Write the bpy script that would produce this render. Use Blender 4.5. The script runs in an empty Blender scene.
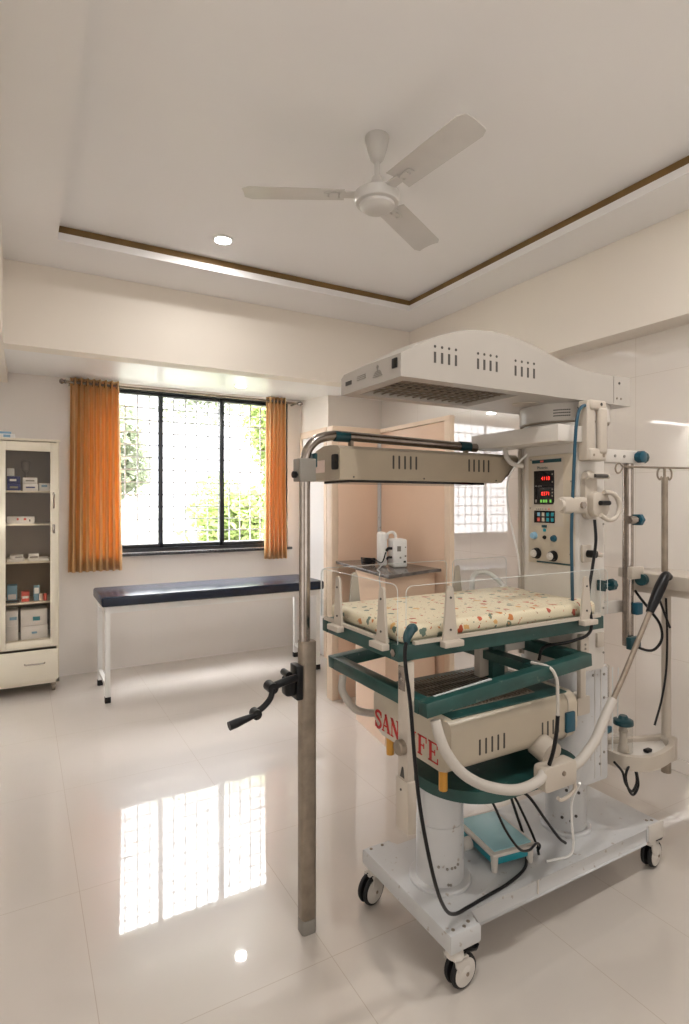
import bpy, bmesh, math, random
from mathutils import Vector, Matrix
random.seed(7)
C = bpy.context.scene.collection
sc = bpy.context.scene
PI = math.pi

# ------------------------------------------------------------------ camera
cd = bpy.data.cameras.new('camera'); cam = bpy.data.objects.new('camera', cd); C.objects.link(cam)
cam.location = (0, 0, 1.5); cam.rotation_euler = (PI/2, 0, math.radians(-29.54))
cd.sensor_fit = 'HORIZONTAL'; cd.sensor_width = 36; cd.lens = 570/689*36
cd.shift_y = -9/689; cd.clip_start = 0.02
sc.camera = cam
# ------------------------------------------------------------------ world / exposure
w = bpy.data.worlds.new('world'); sc.world = w; w.use_nodes = True
bg = w.node_tree.nodes['Background']; bg.inputs[0].default_value = (0.96, 0.97, 1.0, 1); bg.inputs[1].default_value = 1.0
_n, _l = w.node_tree.nodes, w.node_tree.links
_tc = _n.new('ShaderNodeTexCoord'); _sp = _n.new('ShaderNodeSeparateXYZ'); _l.new(_tc.outputs['Generated'], _sp.inputs[0])
_mr = _n.new('ShaderNodeMapRange'); _mr.interpolation_type = 'SMOOTHSTEP'; _l.new(_sp.outputs[2], _mr.inputs[0])
_mr.inputs[1].default_value = .42; _mr.inputs[2].default_value = .95; _mr.inputs[3].default_value = 2.3; _mr.inputs[4].default_value = 34.0   # bright overcast: paler horizon, strong zenith
_l.new(_mr.outputs[0], bg.inputs[1])
sc.view_settings.view_transform = 'Standard'; sc.view_settings.look = 'None'
sc.view_settings.exposure = 1.06; sc.view_settings.gamma = 1; sc.view_settings.use_curve_mapping = False

def area(name, loc, rot, sx, sy, power, color=(1, 1, 1), portal=False, shape='RECTANGLE'):
    l = bpy.data.lights.new(name, 'AREA'); l.shape = shape; l.size = sx
    if shape == 'RECTANGLE': l.size_y = sy
    l.energy = power; l.color = color
    o = bpy.data.objects.new(name, l); C.objects.link(o); o.location = loc; o.rotation_euler = rot
    if portal: l.cycles.is_portal = True
    return o
area('window_portal', (1.44, 5.75, 1.8), (-PI/2, 0, 0), 2.1, 1.6, 1, portal=True)
# added fill at the closed rear and left walls
area('rear_fill_light', (1.0, -2.05, 1.5), (PI/2, 0, 0), 2.6, 1.9, 10, (1.0, 0.985, 0.975))
area('side_fill_light', (-1.13, 0.9, 1.35), (0, -PI/2, 0), 2.0, 1.6, 4, (1.0, 0.985, 0.975))
sun = bpy.data.lights.new('sun', 'SUN'); sun.energy = 1.5; sun.angle = math.radians(2); sun.color = (1, .97, .9)
so = bpy.data.objects.new('sun', sun); C.objects.link(so); so.rotation_euler = (math.radians(38), 0, math.radians(-25))

# ------------------------------------------------------------------ materials
def nt(name):
    m = bpy.data.materials.new(name); m.use_nodes = True
    return m, m.node_tree.nodes, m.node_tree.links, m.node_tree.nodes['Principled BSDF']
def mat(name, col, rough=.5, metal=0, var=.06, scale=6, spec=.5, coat=0, bump=0, wear=None):
    m, n, l, b = nt(name)
    tc = n.new('ShaderNodeTexCoord'); no = n.new('ShaderNodeTexNoise'); no.inputs['Scale'].default_value = scale
    no.inputs['Detail'].default_value = 4; l.new(tc.outputs['Object'], no.inputs['Vector'])
    r = n.new('ShaderNodeValToRGB'); l.new(no.outputs['Fac'], r.inputs[0])
    r.color_ramp.elements[0].position = .3; r.color_ramp.elements[1].position = .7
    r.color_ramp.elements[0].color = tuple(c*(1-var) for c in col)+(1,)
    r.color_ramp.elements[1].color = tuple(min(1, c*(1+var)) for c in col)+(1,)
    out = r.outputs[0]
    if wear:
        n2 = n.new('ShaderNodeTexNoise'); n2.inputs['Scale'].default_value = 38; n2.inputs['Detail'].default_value = 3
        l.new(tc.outputs['Object'], n2.inputs['Vector'])
        r2 = n.new('ShaderNodeValToRGB'); r2.color_ramp.elements[0].position = .67; r2.color_ramp.elements[1].position = .71
        l.new(n2.outputs['Fac'], r2.inputs[0])
        mx = n.new('ShaderNodeMixRGB'); l.new(r2.outputs[0], mx.inputs[0]); l.new(out, mx.inputs[1])
        mx.inputs[2].default_value = wear+(1,); out = mx.outputs[0]
    l.new(out, b.inputs['Base Color'])
    b.inputs['Roughness'].default_value = rough; b.inputs['Metallic'].default_value = metal
    b.inputs['Specular IOR Level'].default_value = spec; b.inputs['Coat Weight'].default_value = coat
    if bump:
        bp = n.new('ShaderNodeBump'); bp.inputs['Strength'].default_value = bump; bp.inputs['Distance'].default_value = .002
        n3 = n.new('ShaderNodeTexNoise'); n3.inputs['Scale'].default_value = 300; l.new(tc.outputs['Object'], n3.inputs['Vector'])
        l.new(n3.outputs['Fac'], bp.inputs['Height']); l.new(bp.outputs[0], b.inputs['Normal'])
    return m
def emis(name, col, s):
    m, n, l, b = nt(name); b.inputs['Base Color'].default_value = (.05, .05, .05, 1)
    b.inputs['Emission Color'].default_value = col+(1,); b.inputs['Emission Strength'].default_value = s
    return m
def glass(name, rough=.0, tint=(1, 1, 1), ior=1.15):
    m, n, l, b = nt(name)
    n.remove(b); out = n['Material Output']
    t = n.new('ShaderNodeBsdfTransparent'); t.inputs[0].default_value = tint+(1,)
    g = n.new('ShaderNodeBsdfGlossy'); g.inputs['Roughness'].default_value = .02+rough
    f = n.new('ShaderNodeFresnel'); f.inputs[0].default_value = ior
    ge = n.new('ShaderNodeNewGeometry'); iv = n.new('ShaderNodeMath'); iv.operation = 'SUBTRACT'; iv.inputs[0].default_value = 1; l.new(ge.outputs['Backfacing'], iv.inputs[1])
    mu = n.new('ShaderNodeMath'); mu.operation = 'MULTIPLY'; l.new(f.outputs[0], mu.inputs[0]); l.new(iv.outputs[0], mu.inputs[1])
    mx = n.new('ShaderNodeMixShader'); l.new(mu.outputs[0], mx.inputs[0]); l.new(t.outputs[0], mx.inputs[1]); l.new(g.outputs[0], mx.inputs[2])
    l.new(mx.outputs[0], out.inputs[0])
    return m
def tile_mat(name, col, rough, lines_x, lines_y, grout, ax=(0, 1), half=.0016, vein=.05, spec=.5, coat=0, cior=1.45):
    """glossy vitrified tile with thin joints at the listed coordinates of two axes"""
    m, n, l, b = nt(name)
    tc = n.new('ShaderNodeTexCoord'); sp = n.new('ShaderNodeSeparateXYZ'); l.new(tc.outputs['Object'], sp.inputs[0])
    acc = None
    for k, lines in ((ax[0], lines_x), (ax[1], lines_y)):
        for v in lines:
            c = n.new('ShaderNodeMath'); c.operation = 'COMPARE'; l.new(sp.outputs[k], c.inputs[0])
            c.inputs[1].default_value = v; c.inputs[2].default_value = half
            if acc is None: acc = c.outputs[0]
            else:
                a = n.new('ShaderNodeMath'); a.operation = 'MAXIMUM'; l.new(acc, a.inputs[0]); l.new(c.outputs[0], a.inputs[1]); acc = a.outputs[0]
    no = n.new('ShaderNodeTexNoise'); no.inputs['Scale'].default_value = 1.6; no.inputs['Detail'].default_value = 7
    no.inputs['Distortion'].default_value = .8; l.new(tc.outputs['Object'], no.inputs['Vector'])
    r = n.new('ShaderNodeValToRGB'); l.new(no.outputs['Fac'], r.inputs[0])
    r.color_ramp.elements[0].position = .35; r.color_ramp.elements[1].position = .65
    r.color_ramp.elements[0].color = tuple(c*(1-vein) for c in col)+(1,); r.color_ramp.elements[1].color = tuple(col)+(1,)
    mx = n.new('ShaderNodeMixRGB'); l.new(acc, mx.inputs[0]); l.new(r.outputs[0], mx.inputs[1]); mx.inputs[2].default_value = grout+(1,)
    l.new(mx.outputs[0], b.inputs['Base Color']); b.inputs['Roughness'].default_value = rough
    b.inputs['Specular IOR Level'].default_value = spec
    b.inputs['Coat Weight'].default_value = coat; b.inputs['Coat Roughness'].default_value = .03; b.inputs['Coat IOR'].default_value = cior
    return m
M = {}
M['wall'] = mat('wall paint cream', (.85, .79, .72), .75, var=.015, scale=1.2)
M['ceil'] = mat('ceiling paint', (.87, .85, .835), .8, var=.015, scale=1)
M['beam'] = mat('beam paint', (.84, .775, .69), .7, var=.015, scale=1)
M['satin'] = mat('gloss white soffit paint', (.84, .82, .80), .33, var=.01, scale=1, spec=.4)
M['floor'] = tile_mat('floor tile', (.61, .555, .50), .28, [-.53, .195, .893, 1.615, 2.005, 2.72], [-.7, .1, .89, 1.66, 2.42, 3.315, 4.1, 4.9], (.46, .39, .32), half=.0012, spec=.5, coat=1, cior=1.6)
M['rwall'] = tile_mat('wall tile', (.84, .785, .725), .035, [-1.6, -.05, .67, 1.39, 2.11, 2.83, 3.55, 4.27], [.62, 1.10, 1.68, 2.255], (.66, .59, .51), ax=(1, 2), half=.001, vein=.02, spec=.8, coat=1, cior=1.8)
M['wwall'] = tile_mat('window wall tile', (.86, .81, .76), .16, [1.05], [1.9], (.78, .72, .65), ax=(0, 2), half=.0008, vein=.02)
M['brown'] = mat('cove brown wood', (.20, .115, .035), .5, var=.25, scale=5)
M['black'] = mat('black plastic', (.008, .008, .009), .35, spec=.25)
M['frame'] = mat('black window aluminium', (.02, .024, .03), .3)
M['granite'] = mat('dark granite', (.05, .05, .055), .15, var=.5, scale=60)
M['white'] = mat('white enamel', (.83, .82, .79), .3, var=.02)
M['grille'] = mat('white grille paint', (.60, .60, .61), .6)
M['cream'] = mat('cream enamel', (.52, .45, .35), .33, var=.04, wear=None, bump=.1)
M['creamw'] = mat('worn cream enamel', (.40, .335, .25), .36, var=.06, wear=(.40, .33, .25))
M['hood'] = mat('hood grey cream enamel', (.41, .375, .335), .3, var=.03)
M['grey'] = mat('pale grey blue enamel', (.55, .55, .55), .3, var=.03, wear=(.40, .36, .32))
M['greyc'] = mat('pale grey column enamel', (.60, .56, .51), .3, var=.03)
M['green'] = mat('green hammered enamel', (.014, .062, .054), .38, var=.25, scale=14, wear=(.07, .12, .10))
M['chrome'] = mat('brushed steel', (.36, .32, .29), .2, 1, var=.12, scale=30)
M['dull'] = mat('dull steel tube', (.27, .22, .17), .40, .45, var=.2, scale=18)
M['plast'] = mat('ivory plastic', (.50, .44, .37), .4, var=.04)
M['hose'] = mat('grey beige hose', (.52, .48, .43), .45, var=.05)
M['teal'] = mat('teal blue plastic', (.004, .07, .11), .3)
M['dteal'] = mat('dark teal plastic', (.004, .045, .055), .3)
M['blue'] = mat('blue tube rubber', (.008, .06, .10), .3)
M['amber'] = mat('amber rubber foot', (.62, .30, .04), .4)
M['red'] = mat('red lettering', (.55, .02, .02), .5)
M['ink'] = mat('dark print', (.05, .045, .04), .5)
M['greyink'] = mat('grey print', (.25, .23, .2), .5)
M['peach'] = mat('peach laminate', (.80, .58, .43), .42, var=.03, scale=2)
M['peacht'] = mat('pale beech edging', (.80, .64, .49), .45, var=.05, scale=8)
M['stone'] = mat('dark marble counter', (.13, .11, .10), .2, var=.5, scale=18)
M['pad'] = mat('navy black leatherette', (.008, .015, .034), .26, var=.2, scale=10)
M['fan'] = mat('fan enamel ivory', (.60, .575, .54), .28, var=.04)
M['cab'] = mat('cabinet cream steel', (.80, .735, .60), .35, var=.02)
M['cabin'] = mat('cabinet inside brown', (.34, .28, .22), .6)
M['bxw'] = mat('white card', (.82, .81, .79), .6)
M['bxn'] = mat('navy card', (.035, .04, .20), .6)
M['bxb'] = mat('light blue card', (.25, .45, .60), .6)
M['pink'] = mat('pale pink label', (.75, .60, .53), .5)
M['redp'] = mat('red packet', (.7, .12, .09), .5)
M['rubber'] = mat('black rubber', (.012, .012, .013), .5, spec=.25)
M['screen'] = mat('black screen', (.006, .006, .008), .12)
M['led'] = emis('red led', (1, .02, .01), 1.0)
M['ledg'] = emis('green led', (.25, .7, .1), .35)
M['lamp'] = emis('downlight diffuser glow', (1, .98, .94), 14)
M['glass'] = glass('window glass', ior=1.25)
M['acryl'] = glass('clear acrylic', ior=1.22, tint=(.97, .975, .97))
M['acedge'] = mat('acrylic bright edge', (.62, .64, .62), .2)
M['cabglass'] = glass('cabinet glass', ior=1.35, tint=(.92, .90, .87))
M['jar'] = glass('clear jar plastic', ior=1.3, tint=(.93, .93, .92))
M['scale'] = mat('aqua scale top', (.33, .56, .60), .25)
M['scaleb'] = mat('teal scale body', (.02, .28, .34), .35)
M['bark'] = mat('tree bark', (.30, .22, .15), .9, var=.3)
M['ground'] = mat('garden ground', (.09, .09, .07), .9, var=.2, scale=3)
M['yard'] = mat('pale yard wall', (.38, .38, .36), .9)
def leafmat(name, a, b_):
    m, n, l, b = nt(name)
    tc = n.new('ShaderNodeTexCoord'); no = n.new('ShaderNodeTexNoise'); no.inputs['Scale'].default_value = 5; l.new(tc.outputs['Object'], no.inputs['Vector'])
    mx = n.new('ShaderNodeMixRGB'); l.new(no.outputs['Fac'], mx.inputs[0]); mx.inputs[1].default_value = a+(1,); mx.inputs[2].default_value = b_+(1,)
    l.new(mx.outputs[0], b.inputs['Base Color']); b.inputs['Roughness'].default_value = .7
    b.inputs['Specular IOR Level'].default_value = .2
    tr = n.new('ShaderNodeBsdfTranslucent'); l.new(mx.outputs[0], tr.inputs[0])
    ms = n.new('ShaderNodeMixShader'); ms.inputs[0].default_value = .45
    l.new(b.outputs[0], ms.inputs[1]); l.new(tr.outputs[0], ms.inputs[2]); l.new(ms.outputs[0], n['Material Output'].inputs[0])
    return m
M['leaf'] = leafmat('sunlit leaves', (.13, .20, .055), (.34, .39, .15))
M['leafp'] = leafmat('pale leaves', (.17, .21, .13), (.36, .38, .28))
def curtain_mat():
    m, n, l, b = nt('orange curtain satin')
    tc = n.new('ShaderNodeTexCoord'); no = n.new('ShaderNodeTexNoise'); no.inputs['Scale'].default_value = 3
    mp = n.new('ShaderNodeMapping'); mp.inputs['Scale'].default_value = (16, 16, .25); l.new(tc.outputs['Object'], mp.inputs[0]); l.new(mp.outputs[0], no.inputs['Vector'])
    r = n.new('ShaderNodeValToRGB'); l.new(no.outputs['Fac'], r.inputs[0])
    r.color_ramp.elements[0].position = .35; r.color_ramp.elements[1].position = .65
    r.color_ramp.elements[0].color = (.70, .42, .17, 1); r.color_ramp.elements[1].color = (.88, .66, .38, 1)
    l.new(r.outputs[0], b.inputs['Base Color']); b.inputs['Roughness'].default_value = .42
    tr = n.new('ShaderNodeBsdfTranslucent'); tr.inputs[0].default_value = (.95, .55, .18, 1)
    ms = n.new('ShaderNodeMixShader'); ms.inputs[0].default_value = .27
    l.new(b.outputs[0], ms.inputs[1]); l.new(tr.outputs[0], ms.inputs[2]); l.new(ms.outputs[0], n['Material Output'].inputs[0])
    return m
M['curtain'] = curtain_mat()
def print_mat():
    m, n, l, b = nt('cream mattress cloth with small orange and green print')
    tc = n.new('ShaderNodeTexCoord')
    nz = n.new('ShaderNodeTexNoise'); nz.inputs['Scale'].default_value = 45; l.new(tc.outputs['Object'], nz.inputs['Vector'])
    ad = n.new('ShaderNodeVectorMath'); ad.operation = 'MULTIPLY_ADD'; l.new(nz.outputs['Color'], ad.inputs[0]); ad.inputs[1].default_value = (.03, .03, .03); l.new(tc.outputs['Object'], ad.inputs[2])
    out = None
    cream = (.78, .68, .50, 1)
    prev = cream
    for sc_, th, cols in ((25, .27, [(.52, .09, .03), (.20, .24, .17), (.62, .22, .06), (.13, .19, .15), (.70, .40, .14), (.45, .07, .04)]),
                         (52, .17, [(.30, .10, .05), (.62, .28, .10), (.24, .28, .20), (.55, .12, .05)])):
        v = n.new('ShaderNodeTexVoronoi'); v.inputs['Scale'].default_value = sc_; l.new(ad.outputs[0], v.inputs['Vector'])
        lt = n.new('ShaderNodeMath'); lt.operation = 'LESS_THAN'; l.new(v.outputs['Distance'], lt.inputs[0]); lt.inputs[1].default_value = th
        sp = n.new('ShaderNodeSeparateColor'); l.new(v.outputs['Color'], sp.inputs[0])
        r = n.new('ShaderNodeValToRGB'); r.color_ramp.interpolation = 'CONSTANT'; l.new(sp.outputs[0], r.inputs[0])
        r.color_ramp.elements[0].color = cols[0]+(1,); r.color_ramp.elements[1].position = 1/len(cols); r.color_ramp.elements[1].color = cols[1]+(1,)
        for i, c in enumerate(cols[2:]):
            e = r.color_ramp.elements.new((i+2)/len(cols)); e.color = c+(1,)
        mx = n.new('ShaderNodeMixRGB'); l.new(lt.outputs[0], mx.inputs[0])
        if out is None: mx.inputs[1].default_value = cream
        else: l.new(out, mx.inputs[1])
        l.new(r.outputs[0], mx.inputs[2]); out = mx.outputs[0]
    l.new(out, b.inputs['Base Color']); b.inputs['Roughness'].default_value = .45
    return m
M['print'] = print_mat()

# ------------------------------------------------------------------ mesh helpers (world coordinates)
ORG = {}
def bm_new(): return bmesh.new()
def frame_of(d):
    d = Vector(d).normalized(); u = Vector((0, 0, 1)) if abs(d.z) < .95 else Vector((1, 0, 0))
    a = d.cross(u).normalized(); b = a.cross(d).normalized(); return a, b, d
def box(bm, x0, x1, y0, y1, z0, z1, bev=0, seg=2, rot=None):
    r = bmesh.ops.create_cube(bm, size=1, matrix=Matrix.Translation(((x0+x1)/2, (y0+y1)/2, (z0+z1)/2)) @ Matrix.Diagonal((abs(x1-x0), abs(y1-y0), abs(z1-z0), 1)))
    vs = r['verts']
    if bev:
        es = list({e for v in vs for e in v.link_edges})
        rb = bmesh.ops.bevel(bm, geom=es, offset=bev, segments=seg, affect='EDGES', profile=.5)
        vs = list({v for f in rb['faces'] for v in f.verts} | {v for v in vs if v.is_valid})
    if rot:
        ang, cen, axis = rot
        bmesh.ops.rotate(bm, verts=vs, cent=cen, matrix=Matrix.Rotation(ang, 3, axis))
    return vs
def bar(bm, p, q, w, h, bev=0, up=(0, 0, 1)):
    """rectangular bar from p to q, width w (sideways) and height h (along up)"""
    p, q = Vector(p), Vector(q); d = (q-p); L = d.length; d.normalize(); up = Vector(up)
    s = d.cross(up)
    if s.length < 1e-4: s = d.cross(Vector((1, 0, 0)))
    s.normalize(); u = s.cross(d).normalized()
    m = Matrix((( s.x, d.x, u.x, 0), (s.y, d.y, u.y, 0), (s.z, d.z, u.z, 0), (0, 0, 0, 1)))
    m.translation = (p+q)/2
    r = bmesh.ops.create_cube(bm, size=1, matrix=m @ Matrix.Diagonal((w, L, h, 1)))
    if bev:
        es = list({e for v in r['verts'] for e in v.link_edges}); bmesh.ops.bevel(bm, geom=es, offset=bev, segments=2, affect='EDGES', profile=.5)
def cyl(bm, p, q, r0, r1=None, n=24, cap=True):
    if r1 is None: r1 = r0
    p, q = Vector(p), Vector(q); a, b, d = frame_of(q-p)
    A = [bm.verts.new(p+(a*math.cos(2*PI*i/n)+b*math.sin(2*PI*i/n))*r0) for i in range(n)]
    B = [bm.verts.new(q+(a*math.cos(2*PI*i/n)+b*math.sin(2*PI*i/n))*r1) for i in range(n)]
    for i in range(n): bm.faces.new((A[i], A[(i+1) % n], B[(i+1) % n], B[i]))
    if cap: bm.faces.new(A[::-1]); bm.faces.new(B)
def lathe(bm, base, axis, prof, n=28):
    """prof: list of (r, h) along axis from base"""
    base = Vector(base); a, b, d = frame_of(axis); rings = []
    for r, h in prof:
        r = max(r, .0004)
        rings.append([bm.verts.new(base+d*h+(a*math.cos(2*PI*i/n)+b*math.sin(2*PI*i/n))*r) for i in range(n)])
    for R0, R1 in zip(rings, rings[1:]):
        for i in range(n): bm.faces.new((R0[i], R0[(i+1) % n], R1[(i+1) % n], R1[i]))
    bm.faces.new(rings[0][::-1]); bm.faces.new(rings[-1])
def spline(pts, k=8):
    P = [Vector(p) for p in pts]; P = [2*P[0]-P[1]]+P+[2*P[-1]-P[-2]]; out = []
    for i in range(1, len(P)-2):
        for j in range(k):
            t = j/k; a, b, c, d = P[i-1], P[i], P[i+1], P[i+2]
            out.append(.5*((2*b)+(c-a)*t+(2*a-5*b+4*c-d)*t*t+(3*b-a-3*c+d)*t**3))
    out.append(P[-2]); return out
def tube(bm, pts, r, n=12, smooth=True, k=8, cap=True):
    P = spline(pts, k) if smooth else [Vector(p) for p in pts]
    t = (P[1]-P[0]).normalized(); a, b, _ = frame_of(t); rings = []
    for i, p in enumerate(P):
        t2 = (P[min(i+1, len(P)-1)]-P[max(i-1, 0)])
        if t2.length < 1e-7: t2 = t
        t2.normalize(); q = t.rotation_difference(t2); a = (q @ a).normalized(); b = (q @ b).normalized(); t = t2
        rr = r(i/(len(P)-1)) if callable(r) else r
        rings.append([bm.verts.new(p+(a*math.cos(2*PI*j/n)+b*math.sin(2*PI*j/n))*rr) for j in range(n)])
    for R0, R1 in zip(rings, rings[1:]):
        for i in range(n): bm.faces.new((R0[i], R0[(i+1) % n], R1[(i+1) % n], R1[i]))
    if cap: bm.faces.new(rings[0][::-1]); bm.faces.new(rings[-1])
def prism(bm, pts, d0, d1, plane='yz', bev=0):
    """extrude a 2-D outline; plane 'yz' extrudes on x, 'xz' on y, 'xy' on z"""
    f = {'yz': lambda a, b, d: (d, a, b), 'xz': lambda a, b, d: (a, d, b), 'xy': lambda a, b, d: (a, b, d)}[plane]
    A = [bm.verts.new(f(a, b, d0)) for a, b in pts]; B = [bm.verts.new(f(a, b, d1)) for a, b in pts]
    n = len(pts); fs = [bm.faces.new(A), bm.faces.new(B[::-1])]
    for i in range(n): fs.append(bm.faces.new((A[i], B[i], B[(i+1) % n], A[(i+1) % n])))
    if bev:
        es = list({e for f_ in fs[:2] for e in f_.edges}); bmesh.ops.bevel(bm, geom=es, offset=bev, segments=2, affect='EDGES', profile=.5)
def rrect(a0, a1, b0, b1, r, n=6):
    out = []
    rs = r if isinstance(r, (tuple, list)) else (r,)*4      # corners: (a1,b1),(a0,b1),(a0,b0),(a1,b0)
    for (cx, cy, s), rr in zip(((a1, b1, 0), (a0, b1, 1), (a0, b0, 2), (a1, b0, 3)), rs):
        sx = -1 if s in (0, 3) else 1; sy = -1 if s in (0, 1) else 1
        ox, oy = cx+sx*rr, cy+sy*rr
        for i in range(n+1):
            t = s*PI/2+i/n*PI/2; out.append((ox+rr*math.cos(t), oy+rr*math.sin(t)))
    return out
def obj(name, bm, m, parent=None, smooth=True, kind=None, label=None):
    bmesh.ops.recalc_face_normals(bm, faces=bm.faces[:])
    if parent is None:
        xs = [v.co.x for v in bm.verts]; ys = [v.co.y for v in bm.verts]; zs = [v.co.z for v in bm.verts]
        org = Vector(((min(xs)+max(xs))/2, (min(ys)+max(ys))/2, min(zs)))
        if kind == 'structure': org = Vector((0, 0, 0))
    else: org = ORG[parent.name]
    bmesh.ops.translate(bm, verts=bm.verts[:], vec=-org)
    me = bpy.data.meshes.new(name); bm.to_mesh(me); bm.free()
    if smooth:
        for p in me.polygons: p.use_smooth = True
        try: me.set_sharp_from_angle(angle=math.radians(35))
        except Exception: pass
    me.materials.append(m if not isinstance(m, str) else M[m])
    o = bpy.data.objects.new(name, me); C.objects.link(o); ORG[o.name] = org
    if parent is None: o.location = org
    else: o.parent = parent
    if kind: o['kind'] = kind
    if label: o['label'] = label
    return o
def tag(o, label, cat, group=None):
    o['label'] = label; o['category'] = cat
    if group: o['group'] = group
    return o
def thing(name, label, cat, loc, group=None):
    o = bpy.data.objects.new(name, None); C.objects.link(o); o.location = loc; o.empty_display_size = .05
    ORG[o.name] = Vector(loc); return tag(o, label, cat, group)
def B(name, x0, x1, y0, y1, z0, z1, m, parent=None, bev=0, kind=None, label=None, rot=None):
    bm = bm_new(); box(bm, x0, x1, y0, y1, z0, z1, bev, rot=rot); return obj(name, bm, m, parent, kind=kind, label=label)
def CY(name, p, q, r, m, parent=None, r1=None, n=24, label=None):
    bm = bm_new(); cyl(bm, p, q, r, r1, n); return obj(name, bm, m, parent, label=label)
def TU(name, pts, r, m, parent=None, n=12, smooth=True, label=None, k=8):
    bm = bm_new(); tube(bm, pts, r, n, smooth, k); return obj(name, bm, m, parent, label=label)
def BR(name, p, q, wd, h, m, parent=None, bev=0, label=None):
    bm = bm_new(); bar(bm, p, q, wd, h, bev); return obj(name, bm, m, parent, label=label)
def text(name, s, size, loc, right, up, m, parent, ext=.0006, squeeze=1.0, align='LEFT', bold=0):
    cu = bpy.data.curves.new('lettering', 'FONT'); cu.body = s; cu.size = size; cu.extrude = ext; cu.align_x = align; cu.offset = bold
    to = bpy.data.objects.new('lettering_tmp', cu); C.objects.link(to)
    bpy.context.view_layer.update(); dg = bpy.context.evaluated_depsgraph_get()
    me = bpy.data.meshes.new_from_object(to.evaluated_get(dg)); bpy.data.objects.remove(to)
    R, U = Vector(right).normalized(), Vector(up).normalized(); N = R.cross(U); loc = Vector(loc)
    bm = bm_new(); bm.from_mesh(me); bpy.data.meshes.remove(me)
    for v in bm.verts: v.co = loc+R*v.co.x*squeeze+U*v.co.y+N*v.co.z
    return obj(name, bm, m, parent, smooth=False)

# ================================================================== ROOM SHELL
ZL, ZC, ZB = 3.03, 3.12, 2.5       # lowered ceiling, recessed ceiling, beam underside
XR = 3.2                            # right wall
bm = bm_new(); box(bm, -1.2, 3.3, -2.2, 5.7, -.1, 0); obj('floor', bm, 'floor', kind='structure', smooth=False)
# recessed ceiling panel and the dropped border around it
bm = bm_new(); box(bm, -.2, 3.3, -2.2, 4.3, ZC, ZC+.1); obj('ceiling', bm, 'ceil', kind='structure', smooth=False)
RX0, RX1, RY0, RY1 = .182, 2.690, -1.0, 3.70
bm = bm_new()
box(bm, -.2, RX0, -2.2, 4.3, ZL, ZC-.001); box(bm, RX0, RX1, RY1+.03, 4.3, ZL+.045, ZC-.001)
box(bm, RX1+.03, 3.3, -2.2, 4.3, ZL+.045, ZC-.001); box(bm, RX0, RX1, -2.2, RY0, ZL, ZC-.001)
box(bm, RX0, 3.3, RY1, 4.3, ZL, ZL+.044); box(bm, RX1, 3.3, -2.2, RY1, ZL, ZL+.044)
obj('ceiling', bm, 'ceil', kind='structure', smooth=False)
bm = bm_new(); box(bm, RX0, RX1+.02, RY1+.012, RY1+.029, ZL+.046, ZC-.002); obj('trim_1', bm, 'brown', kind='structure', smooth=False)
bm = bm_new(); box(bm, RX1+.012, RX1+.029, RY0, RY1+.011, ZL+.046, ZC-.002); obj('trim_2', bm, 'brown', kind='structure', smooth=False)
# beams
bm = bm_new(); box(bm, -.1, 3.02, 4.15, 4.3, ZB, ZL-.001); obj('wall_back_beam', bm, 'beam', kind='structure', smooth=False)
bm = bm_new(); box(bm, -.3, -.1, -2.2, 5.7, ZB, ZC+.1); obj('wall_left_beam', bm, 'beam', kind='structure', smooth=False)
bm = bm_new(); box(bm, 3.02, 3.3, -2.2, 4.3, 2.487, ZL-.001); obj('wall_right_beam', bm, 'beam', kind='structure', smooth=False)
bm = bm_new(); prism(bm, [(4.30, ZB+.008), (5.7, 2.60), (5.7, 2.7), (4.30, 2.62)], -1.2, 3.3, 'yz')
obj('ceiling_alcove', bm, 'satin', kind='structure', smooth=False)
bm = bm_new(); box(bm, -1.2, -.3, -2.2, 4.149, ZB, ZB+.1); obj('ceiling_side', bm, 'ceil', kind='structure', smooth=False)
# walls
bm = bm_new(); box(bm, XR, 3.3, -2.2, 5.7, 0, 2.7); obj('wall_right', bm, 'rwall', kind='structure', smooth=False)
bm = bm_new(); box(bm, -1.3, -1.2, -2.2, 5.7, 0, 2.7); obj('wall_left', bm, 'wall', kind='structure', smooth=False)
bm = bm_new(); box(bm, -1.3, 3.3, -2.3, -2.2, 0, 3.2); obj('wall_front', bm, 'wall', kind='structure', smooth=False)
WX0, WX1, WZ0, WZ1 = .45, 2.435, 1.045, 2.565
bm = bm_new()
box(bm, -1.2, WX0, 5.5, 5.7, 0, 2.7); box(bm, WX1, 2.585, 5.5, 5.7, 0, 2.7)
box(bm, WX0, WX1, 5.5, 5.7, 0, WZ0); box(bm, WX0, WX1, 5.5, 5.7, WZ1, 2.7)
obj('wall_back', bm, 'wwall', kind='structure', smooth=False)
# pier at the right end of the window alcove
bm = bm_new(); box(bm, 2.585, XR-.001, 4.885, 5.7, 0, 2.58); obj('wall_pier', bm, 'wall', kind='structure', smooth=False)
bm = bm_new(); box(bm, 2.560, 2.584, 4.885, 5.46, 2.17, 2.235); box(bm, 2.560, 2.584, 5.43, 5.47, 0, 2.17); box(bm, 2.560, 2.584, 4.87, 4.93, 0, 2.17)
obj('trim_3', bm, 'peacht', kind='structure', smooth=False)
bm = bm_new(); box(bm, 2.570, 2.584, 4.935, 5.425, .01, 2.165); d1 = obj('door_1', bm, 'satin', kind='structure', smooth=False)
bm = bm_new(); box(bm, XR-.014, XR-.0005, -2.2, 4.88, .0005, .075, .003); obj('baseboard_right', bm, 'rwall', kind='structure', smooth=False)

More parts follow.
